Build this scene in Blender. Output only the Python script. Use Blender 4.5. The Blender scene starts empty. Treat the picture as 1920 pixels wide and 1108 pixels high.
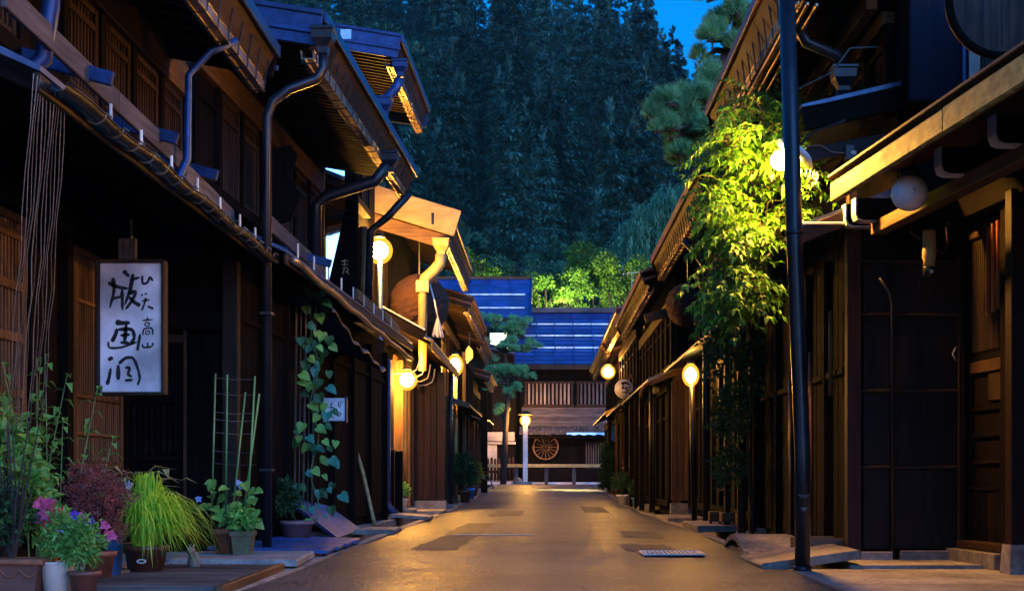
import bpy, math, random
from mathutils import Vector, Matrix, noise
sc = bpy.context.scene
COL = sc.collection
RND = random.Random(11)
rad = math.radians

# ------------------------------------------------------------------ camera
FPX, CAMH, VPX, VPY = 2656.0, 0.75, 1020.0, 890.0
cam_data = bpy.data.cameras.new('camera')
cam_data.sensor_fit = 'HORIZONTAL'
cam_data.sensor_width = 36.0
cam_data.lens = FPX / 1920.0 * 36.0
cam_data.shift_x = -(VPX - 960.0) / 1920.0
cam_data.shift_y = (VPY - 554.0) / 1920.0
cam_data.clip_start = 0.1
cam_data.clip_end = 3000
cam = bpy.data.objects.new('camera', cam_data)
cam.location = (0, 0, CAMH)
cam.rotation_euler = (rad(90), 0, 0)
COL.objects.link(cam)
sc.camera = cam

# ------------------------------------------------------------------ dusk sky
world = bpy.data.worlds.new('World')
sc.world = world
world.use_nodes = True
wn = world.node_tree.nodes
wl = world.node_tree.links
bg = wn['Background']
sky_tex = wn.new('ShaderNodeTexSky')
sky_tex.sky_type = 'NISHITA'
sky_tex.sun_disc = False
SUN_EL, SUN_ROT = 1.5, 130.0
sky_tex.sun_elevation = rad(SUN_EL)
sky_tex.sun_rotation = rad(SUN_ROT)
sky_tex.altitude = 600
sky_tex.air_density = 1.0
sky_tex.dust_density = 0.6
sky_tex.ozone_density = 3.0
tint = wn.new('ShaderNodeMix')
tint.data_type = 'RGBA'
tint.blend_type = 'MULTIPLY'
tint.inputs[0].default_value = 1.0
hs = wn.new('ShaderNodeHueSaturation')
hs.inputs['Saturation'].default_value = 1.75
wl.new(sky_tex.outputs['Color'], hs.inputs['Color'])
wl.new(hs.outputs['Color'], tint.inputs[6])
tint.inputs[7].default_value = (0.62, 0.46, 0.66, 1)
wl.new(tint.outputs[2], bg.inputs['Color'])
bg.inputs['Strength'].default_value = 0.15

sun_data = bpy.data.lights.new('dusk_sun', 'SUN')
sun_data.energy = 0.28
sun_data.angle = rad(60)
sun_data.color = (0.16, 0.42, 1.0)
sun = bpy.data.objects.new('dusk_sun', sun_data)
sun.rotation_euler = (rad(66), 0, rad(28))
COL.objects.link(sun)

sc.view_settings.view_transform = 'Standard'
sc.view_settings.look = 'None'
sc.view_settings.exposure = 3.5
sc.view_settings.gamma = 1.0
sc.view_settings.use_curve_mapping = False
sc.cycles.use_denoising = True
sc.cycles.max_bounces = 6
sc.cycles.diffuse_bounces = 3
sc.cycles.glossy_bounces = 3
sc.cycles.transparent_max_bounces = 8
sc.cycles.sample_clamp_indirect = 3.0
sc.cycles.sample_clamp_direct = 0.0
sc.cycles.caustics_reflective = False
sc.cycles.caustics_refractive = False

HAZE = 0.00011
# lamp surface strengths (every one of these lamps is lit in the photograph)
LAMP_COL = (1.0, 0.44, 0.06, 1)
S_NEAR, S_STAR, S_GLOBE, S_FAR = 225.0, 165.0, 125.0, 105.0

# ------------------------------------------------------------------ materials
MATS = {}
def _nt(name):
    m = bpy.data.materials.new(name)
    m.use_nodes = True
    nt = m.node_tree
    return m, nt, nt.nodes['Principled BSDF']

def _coords(nt, scale, randomise=True):
    tc = nt.nodes.new('ShaderNodeTexCoord')
    mp = nt.nodes.new('ShaderNodeMapping')
    mp.inputs['Scale'].default_value = scale
    nt.links.new(tc.outputs['Object'], mp.inputs['Vector'])
    if randomise:
        oi = nt.nodes.new('ShaderNodeObjectInfo')
        mu = nt.nodes.new('ShaderNodeMath'); mu.operation = 'MULTIPLY'; mu.inputs[1].default_value = 37.0
        nt.links.new(oi.outputs['Random'], mu.inputs[0])
        cb = nt.nodes.new('ShaderNodeCombineXYZ')
        for k in range(3): nt.links.new(mu.outputs[0], cb.inputs[k])
        nt.links.new(cb.outputs[0], mp.inputs['Location'])
    return mp

def noisy(name, a, b, scale=(8, 8, 8), rough=0.6, metal=0.0, bump=0.15, blotch=1.2, spec=0.5, vary=0.35, rough_var=0.12, detail=6, bump_dist=0.01):
    m, nt, p = _nt(name)
    N, Lk = nt.nodes, nt.links
    mp = _coords(nt, scale)
    n1 = N.new('ShaderNodeTexNoise'); n1.inputs['Scale'].default_value = 1.0; n1.inputs['Detail'].default_value = detail
    n1.inputs['Roughness'].default_value = 0.6
    Lk.new(mp.outputs[0], n1.inputs['Vector'])
    rp = N.new('ShaderNodeValToRGB')
    rp.color_ramp.elements[0].position = 0.33; rp.color_ramp.elements[0].color = (*a, 1)
    rp.color_ramp.elements[1].position = 0.68; rp.color_ramp.elements[1].color = (*b, 1)
    Lk.new(n1.outputs[0], rp.inputs[0])
    mp2 = _coords(nt, (blotch, blotch, blotch))
    n2 = N.new('ShaderNodeTexNoise'); n2.inputs['Scale'].default_value = 1.0; n2.inputs['Detail'].default_value = 4
    Lk.new(mp2.outputs[0], n2.inputs['Vector'])
    mr = N.new('ShaderNodeMapRange'); mr.inputs[1].default_value = 0.3; mr.inputs[2].default_value = 0.7
    mr.inputs[3].default_value = 0.55; mr.inputs[4].default_value = 1.3
    Lk.new(n2.outputs[0], mr.inputs[0])
    oi = N.new('ShaderNodeObjectInfo')
    mr2 = N.new('ShaderNodeMapRange'); mr2.inputs[3].default_value = 1 - vary; mr2.inputs[4].default_value = 1 + vary
    Lk.new(oi.outputs['Random'], mr2.inputs[0])
    mu = N.new('ShaderNodeMath'); mu.operation = 'MULTIPLY'
    Lk.new(mr.outputs[0], mu.inputs[0]); Lk.new(mr2.outputs[0], mu.inputs[1])
    sc_ = N.new('ShaderNodeVectorMath'); sc_.operation = 'SCALE'
    Lk.new(rp.outputs[0], sc_.inputs[0]); Lk.new(mu.outputs[0], sc_.inputs['Scale'])
    Lk.new(sc_.outputs[0], p.inputs['Base Color'])
    rr = N.new('ShaderNodeMapRange'); rr.inputs[3].default_value = max(0.02, rough - rough_var); rr.inputs[4].default_value = min(1, rough + rough_var)
    Lk.new(n2.outputs[0], rr.inputs[0]); Lk.new(rr.outputs[0], p.inputs['Roughness'])
    p.inputs['Metallic'].default_value = metal
    p.inputs['Specular IOR Level'].default_value = spec
    if bump:
        bp = N.new('ShaderNodeBump'); bp.inputs['Strength'].default_value = bump; bp.inputs['Distance'].default_value = bump_dist
        Lk.new(n1.outputs[0], bp.inputs['Height']); Lk.new(bp.outputs[0], p.inputs['Normal'])
    MATS[name] = m
    return m

def wood(name, a, b, axis, **k):
    s = [26, 26, 26]; s['xyz'.index(axis)] = 1.6
    k.setdefault('rough', 0.62); k.setdefault('bump', 0.45); k.setdefault('blotch', 0.9); k.setdefault('spec', 0.22)
    return noisy(name, a, b, tuple(s), **k)

DK = ((0.0026, 0.0019, 0.0018), (0.0095, 0.0062, 0.0052))
BR = ((0.014, 0.007, 0.004), (0.052, 0.026, 0.012))
LT = ((0.075, 0.038, 0.016), (0.19, 0.105, 0.046))
GY = ((0.050, 0.042, 0.040), (0.15, 0.125, 0.115))
RD = ((0.011, 0.004, 0.003), (0.036, 0.012, 0.008))
for ax in 'xyz':
    wood('dark_wood_' + ax, *DK, ax, spec=0.05, rough=0.8)
    wood('brown_wood_' + ax, *BR, ax)
    wood('light_wood_' + ax, *LT, ax)
    wood('grey_wood_' + ax, *GY, ax)
    wood('red_wood_' + ax, *RD, ax)
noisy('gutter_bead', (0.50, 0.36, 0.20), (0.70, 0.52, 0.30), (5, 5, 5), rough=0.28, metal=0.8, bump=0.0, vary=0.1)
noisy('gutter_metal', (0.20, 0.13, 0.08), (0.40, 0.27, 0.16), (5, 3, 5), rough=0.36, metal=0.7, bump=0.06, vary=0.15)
noisy('dark_metal', (0.009, 0.009, 0.012), (0.026, 0.024, 0.030), (10, 10, 3), rough=0.36, metal=0.35, bump=0.05, vary=0.2)
noisy('blue_metal', (0.005, 0.026, 0.095), (0.016, 0.055, 0.18), (14, 3, 14), rough=0.42, metal=0.4, bump=0.05, vary=0.15)
noisy('roof_sheet', (0.045, 0.06, 0.11), (0.10, 0.13, 0.21), (6, 2, 6), rough=0.42, metal=0.5, bump=0.12, vary=0.25)
noisy('blue_roof', (0.014, 0.050, 0.20), (0.034, 0.090, 0.31), (9, 2, 9), rough=0.42, metal=0.0, bump=0.25, vary=0.22, blotch=1.3)
noisy('dark_roof', (0.006, 0.022, 0.12), (0.012, 0.04, 0.18), (3, 3, 3), rough=0.5, bump=0.1)
noisy('pale_slat', (0.16, 0.12, 0.08), (0.36, 0.28, 0.20), (20, 20, 2), rough=0.7, bump=0.3, vary=0.3)
noisy('steel_bar', (0.45, 0.48, 0.52), (0.85, 0.87, 0.90), (2.5, 2.5, 2.5), rough=0.3, metal=0.9, bump=0.0, vary=0.05)
noisy('pale_metal', (0.55, 0.50, 0.42), (0.74, 0.68, 0.58), (7, 7, 4), rough=0.45, metal=0.0, bump=0.04, vary=0.05)
noisy('yellow_paint', (0.36, 0.27, 0.09), (0.52, 0.40, 0.15), (7, 7, 3), rough=0.45, bump=0.05, vary=0.1)
noisy('white_paint', (0.62, 0.62, 0.62), (0.80, 0.80, 0.80), (9, 9, 9), rough=0.5, bump=0.05, vary=0.06)
noisy('pale_board', (0.16, 0.115, 0.045), (0.30, 0.225, 0.095), (2, 14, 14), rough=0.6, bump=0.2, vary=0.08)
noisy('plaster', (0.42, 0.40, 0.36), (0.58, 0.55, 0.50), (12, 12, 12), rough=0.8, bump=0.2, vary=0.08)
noisy('concrete', (0.17, 0.155, 0.145), (0.32, 0.295, 0.27), (18, 18, 18), rough=0.8, bump=0.5, vary=0.2, blotch=2.5)
noisy('stone', (0.14, 0.125, 0.11), (0.32, 0.29, 0.255), (14, 14, 14), rough=0.8, bump=0.8, vary=0.25, blotch=4)
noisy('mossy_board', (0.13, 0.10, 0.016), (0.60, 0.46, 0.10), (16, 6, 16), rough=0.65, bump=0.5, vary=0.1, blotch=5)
noisy('panel_wood', (0.006, 0.0045, 0.0048), (0.022, 0.0145, 0.013), (24, 24, 1.6), rough=0.6, bump=0.4, vary=0.3, spec=0.15)
noisy('disc_wood', (0.022, 0.014, 0.012), (0.075, 0.046, 0.038), (24, 24, 1.6), rough=0.7, bump=0.5, vary=0.1, spec=0.2, blotch=5)
noisy('navy_board', (0.002, 0.004, 0.011), (0.005, 0.008, 0.019), (20, 20, 2), rough=0.7, spec=0.1, bump=0.1, vary=0.1)
noisy('blue_board', (0.010, 0.045, 0.17), (0.030, 0.10, 0.33), (30, 3, 30), rough=0.5, bump=0.4, vary=0.2)
noisy('terracotta', (0.17, 0.055, 0.025), (0.31, 0.11, 0.05), (12, 12, 12), rough=0.75, bump=0.25, vary=0.15, blotch=6)
noisy('brown_plastic', (0.10, 0.035, 0.022), (0.15, 0.055, 0.034), (6, 6, 6), rough=0.45, bump=0.05, vary=0.15)
noisy('mauve_plastic', (0.20, 0.095, 0.10), (0.28, 0.14, 0.14), (6, 6, 6), rough=0.45, bump=0.05)
noisy('blue_plastic', (0.04, 0.22, 0.60), (0.07, 0.30, 0.74), (6, 6, 6), rough=0.4, bump=0.04)
noisy('olive_pot', (0.15, 0.13, 0.05), (0.25, 0.22, 0.10), (12, 12, 12), rough=0.7, bump=0.2)
noisy('white_globe', (0.72, 0.72, 0.76), (0.80, 0.80, 0.84), (4, 4, 4), rough=0.25, bump=0.0, vary=0.02)
noisy('rope', (0.16, 0.12, 0.085), (0.34, 0.26, 0.19), (60, 60, 12), rough=0.8, bump=0.5, vary=0.25)
noisy('tassel', (0.60, 0.55, 0.50), (0.82, 0.78, 0.72), (60, 60, 8), rough=0.8, bump=0.4)
noisy('cedar_ball', (0.022, 0.008, 0.005), (0.10, 0.034, 0.014), (60, 60, 60), rough=0.85, bump=1.0, vary=0.1, bump_dist=0.03)
noisy('bamboo', (0.32, 0.25, 0.10), (0.55, 0.44, 0.20), (20, 20, 3), rough=0.45, bump=0.15)
noisy('green_stake', (0.08, 0.20, 0.06), (0.13, 0.30, 0.09), (20, 20, 5), rough=0.5, bump=0.1)
noisy('sign_paper', (0.66, 0.64, 0.66), (0.78, 0.76, 0.77), (3, 3, 3), rough=0.7, bump=0.04, vary=0.02, blotch=3)
noisy('ink', (0.006, 0.006, 0.007), (0.014, 0.013, 0.014), (20, 20, 20), rough=0.6, bump=0.0, vary=0)
noisy('gold_print', (0.30, 0.20, 0.08), (0.45, 0.32, 0.14), (20, 20, 20), rough=0.5, bump=0.0)
noisy('orange_wood', (0.30, 0.075, 0.018), (0.46, 0.13, 0.034), (22, 22, 2), rough=0.6, bump=0.3, vary=0.12)
noisy('dark_bark', (0.008, 0.008, 0.008), (0.02, 0.018, 0.016), (3, 3, 1), rough=0.9, bump=0.5)
noisy('bark', (0.020, 0.014, 0.010), (0.075, 0.050, 0.034), (22, 22, 5), rough=0.9, bump=1.0, bump_dist=0.03)
noisy('cloth_blue', (0.02, 0.10, 0.42), (0.03, 0.15, 0.55), (9, 9, 9), rough=0.8, bump=0.1)
noisy('soil', (0.02, 0.014, 0.010), (0.05, 0.035, 0.025), (40, 40, 40), rough=0.95, bump=0.8)
noisy('black_plastic', (0.008, 0.008, 0.009), (0.016, 0.016, 0.018), (9, 9, 9), rough=0.35, bump=0.03)
noisy('ground', (0.03, 0.03, 0.028), (0.07, 0.065, 0.06), (2, 2, 2), rough=0.95, bump=0.4)
noisy('forest_floor', (0.006, 0.012, 0.007), (0.015, 0.026, 0.014), (.4, .4, .4), rough=0.95, bump=0.3, vary=0)

def emit(name, col, strength):
    m, nt, p = _nt(name)
    p.inputs['Base Color'].default_value = (0.8, 0.8, 0.8, 1)
    p.inputs['Emission Color'].default_value = col
    p.inputs['Emission Strength'].default_value = strength
    MATS[name] = m
    return m
emit('lamp_near', LAMP_COL, S_NEAR)
emit('lamp_star', LAMP_COL, S_STAR)
emit('lamp_globe', LAMP_COL, S_GLOBE)
emit('lamp_far', LAMP_COL, S_FAR)
emit('lamp_wall', LAMP_COL, 62.0)
emit('lamp_pale', (1.0, 0.78, 0.30, 1), 420.0)
emit('lit_paper', (1.0, 0.86, 0.55, 1), 1.1)
emit('lit_orange', (1.0, 0.30, 0.03, 1), 0.9)
emit('lit_panel', (1.0, 0.66, 0.22, 1), 1.4)

def halo_shell(name, strength):
    """thin lamp glass: partly clear, with orange emission of its own painting a halo"""
    m = bpy.data.materials.new(name); m.use_nodes = True
    nt = m.node_tree; nt.nodes.clear()
    o = nt.nodes.new('ShaderNodeOutputMaterial'); mx = nt.nodes.new('ShaderNodeMixShader')
    t = nt.nodes.new('ShaderNodeBsdfTransparent'); e = nt.nodes.new('ShaderNodeEmission')
    e.inputs['Color'].default_value = (1.0, 0.40, 0.03, 1); e.inputs['Strength'].default_value = strength
    mx.inputs[0].default_value = 0.45
    nt.links.new(t.outputs[0], mx.inputs[1]); nt.links.new(e.outputs[0], mx.inputs[2]); nt.links.new(mx.outputs[0], o.inputs['Surface'])
    MATS[name] = m
halo_shell('opal_halo', 0.22)

def mirror_pane():
    m, nt, p = _nt('window_glass')
    p.inputs['Base Color'].default_value = (0.9, 0.92, 0.94, 1)
    p.inputs['Metallic'].default_value = 1.0
    p.inputs['Roughness'].default_value = 0.04
    n = nt.nodes.new('ShaderNodeTexNoise'); n.inputs['Scale'].default_value = 1.5
    tc = nt.nodes.new('ShaderNodeTexCoord'); nt.links.new(tc.outputs['Object'], n.inputs['Vector'])
    b = nt.nodes.new('ShaderNodeBump'); b.inputs['Strength'].default_value = 0.03
    nt.links.new(n.outputs[0], b.inputs['Height']); nt.links.new(b.outputs[0], p.inputs['Normal'])
    MATS['window_glass'] = m
mirror_pane()

def leafmat(name, a, b, trans=0.35, rough=0.5, clump=3.0, spec=0.35, vary=0.25):
    m, nt, p = _nt(name)
    N, Lk = nt.nodes, nt.links
    mp = _coords(nt, (clump, clump, clump))
    n1 = N.new('ShaderNodeTexNoise'); n1.inputs['Scale'].default_value = 1.0; n1.inputs['Detail'].default_value = 3
    Lk.new(mp.outputs[0], n1.inputs['Vector'])
    geo = N.new('ShaderNodeNewGeometry')
    ad = N.new('ShaderNodeMath'); ad.operation = 'MULTIPLY_ADD'; ad.inputs[1].default_value = 0.45; 
    Lk.new(geo.outputs['Random Per Island'], ad.inputs[0]); 
    sb = N.new('ShaderNodeMath'); sb.operation = 'SUBTRACT'; sb.inputs[1].default_value = 0.22
    Lk.new(n1.outputs[0], sb.inputs[0]); Lk.new(sb.outputs[0], ad.inputs[2])
    rp = N.new('ShaderNodeValToRGB')
    rp.color_ramp.elements[0].position = 0.22; rp.color_ramp.elements[0].color = (*a, 1)
    rp.color_ramp.elements[1].position = 0.80; rp.color_ramp.elements[1].color = (*b, 1)
    Lk.new(ad.outputs[0], rp.inputs[0])
    oi = N.new('ShaderNodeObjectInfo')
    mr = N.new('ShaderNodeMapRange'); mr.inputs[3].default_value = 1 - vary; mr.inputs[4].default_value = 1 + vary
    Lk.new(oi.outputs['Random'], mr.inputs[0])
    sv = N.new('ShaderNodeVectorMath'); sv.operation = 'SCALE'
    Lk.new(rp.outputs[0], sv.inputs[0]); Lk.new(mr.outputs[0], sv.inputs['Scale'])
    Lk.new(sv.outputs[0], p.inputs['Base Color'])
    p.inputs['Roughness'].default_value = rough
    p.inputs['Specular IOR Level'].default_value = spec
    if trans:
        tr = N.new('ShaderNodeBsdfTranslucent'); Lk.new(sv.outputs[0], tr.inputs['Color'])
        mx = N.new('ShaderNodeMixShader'); mx.inputs[0].default_value = trans
        out = N['Material Output']
        Lk.new(p.outputs[0], mx.inputs[1]); Lk.new(tr.outputs[0], mx.inputs[2]); Lk.new(mx.outputs[0], out.inputs['Surface'])
    MATS[name] = m
    return m
leafmat('cedar_green', (0.006, 0.034, 0.030), (0.030, 0.15, 0.112), 0.10, 0.7, 0.35, 0.15, 0.75)
leafmat('forest_green', (0.010, 0.060, 0.040), (0.045, 0.19, 0.11), 0.2, 0.7, 0.3, 0.15, 0.4)
leafmat('pine_green', (0.04, 0.22, 0.09), (0.20, 0.54, 0.22), 0.2, 0.6, 2.0)
leafmat('bush_green', (0.025, 0.10, 0.012), (0.10, 0.26, 0.03), 0.3, 0.5, 1.0)
leafmat('willow_green', (0.03, 0.16, 0.08), (0.10, 0.36, 0.20), 0.3, 0.6, 1.0)
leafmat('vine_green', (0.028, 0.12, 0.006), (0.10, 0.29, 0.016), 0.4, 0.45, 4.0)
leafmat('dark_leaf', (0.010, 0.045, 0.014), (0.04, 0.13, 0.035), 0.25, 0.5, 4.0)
leafmat('plant_leaf', (0.06, 0.22, 0.04), (0.24, 0.52, 0.10), 0.3, 0.45, 5.0)
leafmat('grass_blade', (0.07, 0.38, 0.02), (0.66, 0.80, 0.06), 0.4, 0.45, 7.0)
leafmat('red_leaf', (0.20, 0.05, 0.04), (0.58, 0.18, 0.14), 0.3, 0.6, 8.0)
leafmat('bean_leaf', (0.08, 0.22, 0.03), (0.20, 0.42, 0.08), 0.35, 0.45, 5.0)
leafmat('glory_leaf', (0.02, 0.14, 0.10), (0.06, 0.30, 0.20), 0.3, 0.4, 5.0)
leafmat('variegated_leaf', (0.06, 0.13, 0.04), (0.60, 0.52, 0.22), 0.3, 0.45, 9.0)
leafmat('yellow_leaf', (0.12, 0.15, 0.008), (0.32, 0.30, 0.02), 0.3, 0.5, 7.0)
leafmat('pink_petal', (0.55, 0.05, 0.16), (0.80, 0.16, 0.32), 0.3, 0.6, 8)
leafmat('red_petal', (0.45, 0.008, 0.03), (0.65, 0.02, 0.06), 0.3, 0.6, 8)
leafmat('purple_petal', (0.07, 0.015, 0.24), (0.14, 0.03, 0.40), 0.3, 0.6, 8)
leafmat('white_petal', (0.6, 0.6, 0.66), (0.8, 0.8, 0.85), 0.3, 0.6, 8)
leafmat('blue_petal', (0.25, 0.32, 0.72), (0.42, 0.5, 0.85), 0.3, 0.6, 8)

def asphalt():
    m, nt, p = _nt('asphalt')
    N, Lk = nt.nodes, nt.links
    tc = N.new('ShaderNodeTexCoord')
    def nz(scale, detail=4, rough=0.6, vec=None, sc3=None):
        n = N.new('ShaderNodeTexNoise'); n.inputs['Scale'].default_value = scale; n.inputs['Detail'].default_value = detail; n.inputs['Roughness'].default_value = rough
        if sc3:
            mp = N.new('ShaderNodeMapping'); mp.inputs['Scale'].default_value = sc3
            Lk.new(tc.outputs['Object'], mp.inputs['Vector']); Lk.new(mp.outputs[0], n.inputs['Vector'])
        else:
            Lk.new(tc.outputs['Object'], n.inputs['Vector'])
        return n
    grit = N.new('ShaderNodeTexVoronoi'); grit.inputs['Scale'].default_value = 26
    Lk.new(tc.outputs['Object'], grit.inputs['Vector'])
    fine = nz(42, 4, 0.8)
    big = nz(0.55, 5, 0.6)
    mid = nz(2.2, 5, 0.65)
    rp = N.new('ShaderNodeValToRGB')
    rp.color_ramp.elements[0].position = 0.36; rp.color_ramp.elements[0].color = (0.018, 0.019, 0.025, 1)
    rp.color_ramp.elements[1].position = 0.64; rp.color_ramp.elements[1].color = (0.108, 0.112, 0.136, 1)
    mixv = N.new('ShaderNodeMath'); mixv.operation = 'MULTIPLY_ADD'; mixv.inputs[1].default_value = 0.45
    Lk.new(fine.outputs[0], mixv.inputs[0])
    mm = N.new('ShaderNodeMath'); mm.operation = 'MULTIPLY'; mm.inputs[1].default_value = 0.55
    Lk.new(mid.outputs[0], mm.inputs[0]); Lk.new(mm.outputs[0], mixv.inputs[2])
    Lk.new(mixv.outputs[0], rp.inputs[0])
    # tar seams
    def bigramp(n, lo, hi, a, b):
        r = N.new('ShaderNodeMapRange'); r.inputs[1].default_value = lo; r.inputs[2].default_value = hi; r.inputs[3].default_value = a; r.inputs[4].default_value = b
        Lk.new(n.outputs[0], r.inputs[0]); return r
    b1 = bigramp(big, 0.35, 0.65, 0.5, 1.25)
    cw = N.new('ShaderNodeTexVoronoi'); cw.feature = 'DISTANCE_TO_EDGE'; cw.inputs['Scale'].default_value = 0.8
    wob = nz(3.0, 4)
    va = N.new('ShaderNodeVectorMath'); va.operation = 'MULTIPLY_ADD'; va.inputs[1].default_value = (0.25, 0.25, 0.25)
    Lk.new(wob.outputs[1], va.inputs[0]); Lk.new(tc.outputs['Object'], va.inputs[2]); Lk.new(va.outputs[0], cw.inputs['Vector'])
    ck = bigramp(cw, 0.004, 0.012, 0.45, 1.0)
    mu = N.new('ShaderNodeMath'); mu.operation = 'MULTIPLY'; Lk.new(b1.outputs[0], mu.inputs[0]); Lk.new(ck.outputs[0], mu.inputs[1])
    sv = N.new('ShaderNodeVectorMath'); sv.operation = 'SCALE'
    Lk.new(rp.outputs[0], sv.inputs[0]); Lk.new(mu.outputs[0], sv.inputs['Scale'])
    Lk.new(sv.outputs[0], p.inputs['Base Color'])
    rr = bigramp(mid, 0.3, 0.7, 0.34, 0.55); Lk.new(rr.outputs[0], p.inputs['Roughness'])
    p.inputs['Specular IOR Level'].default_value = 0.5
    b = N.new('ShaderNodeBump'); b.inputs['Strength'].default_value = 1.0; b.inputs['Distance'].default_value = 0.03
    ba = N.new('ShaderNodeMath'); ba.operation = 'ADD'
    Lk.new(grit.outputs['Distance'], ba.inputs[0]); Lk.new(fine.outputs[0], ba.inputs[1])
    Lk.new(ba.outputs[0], b.inputs['Height']); Lk.new(b.outputs[0], p.inputs['Normal'])
    MATS['asphalt'] = m
asphalt()
noisy('asphalt_patch', (0.014, 0.014, 0.017), (0.068, 0.066, 0.072), (45, 45, 45), rough=0.6, bump=0.9, vary=0.25, spec=0.3, bump_dist=0.015)

# ------------------------------------------------------------------ mesh building
def pt(px, py, Y):
    """a point at distance Y seen at photo pixel (px, py)"""
    return Vector(((px - VPX) * Y / FPX, Y, CAMH + (VPY - py) * Y / FPX))

def gz(y):
    return 0.35 * min(1.0, max(0.0, (y - 34.0) / 24.0))

_S = (-1, 1)
def _chamfer_topology():
    idx = {}
    vs = []
    for x in _S:
        for y in _S:
            for z in _S:
                for a in range(3):
                    idx[(x, y, z, a)] = len(vs)
                    vs.append(Vector([(v if k == a else v * 0.8) for k, v in enumerate((x, y, z))]))
    fs = []
    for a in range(3):
        b, c = (a + 1) % 3, (a + 2) % 3
        for s in _S:
            q = []
            for (sb, sc2) in ((-1, -1), (1, -1), (1, 1), (-1, 1)):
                k = [0, 0, 0]; k[a] = s; k[b] = sb; k[c] = sc2
                q.append(idx[(*k, a)])
            fs.append(q)
        for sb in _S:
            for sc2 in _S:
                q = []
                for s, ax in ((-1, b), (1, b), (1, c), (-1, c)):
                    k = [0, 0, 0]; k[a] = s; k[b] = sb; k[c] = sc2
                    q.append(idx[(*k, ax)])
                fs.append(q)
    for x in _S:
        for y in _S:
            for z in _S:
                fs.append([idx[(x, y, z, a)] for a in range(3)])
    out = []
    for q in fs:
        n = (vs[q[1]] - vs[q[0]]).cross(vs[q[2]] - vs[q[0]])
        ctr = sum((vs[i] for i in q), Vector()) / len(q)
        out.append(tuple(q) if n.dot(ctr) > 0 else tuple(reversed(q)))
    keys = [None] * 24
    for k, i in idx.items(): keys[i] = k
    return keys, out
CH_KEYS, CH_FACES = _chamfer_topology()

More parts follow.
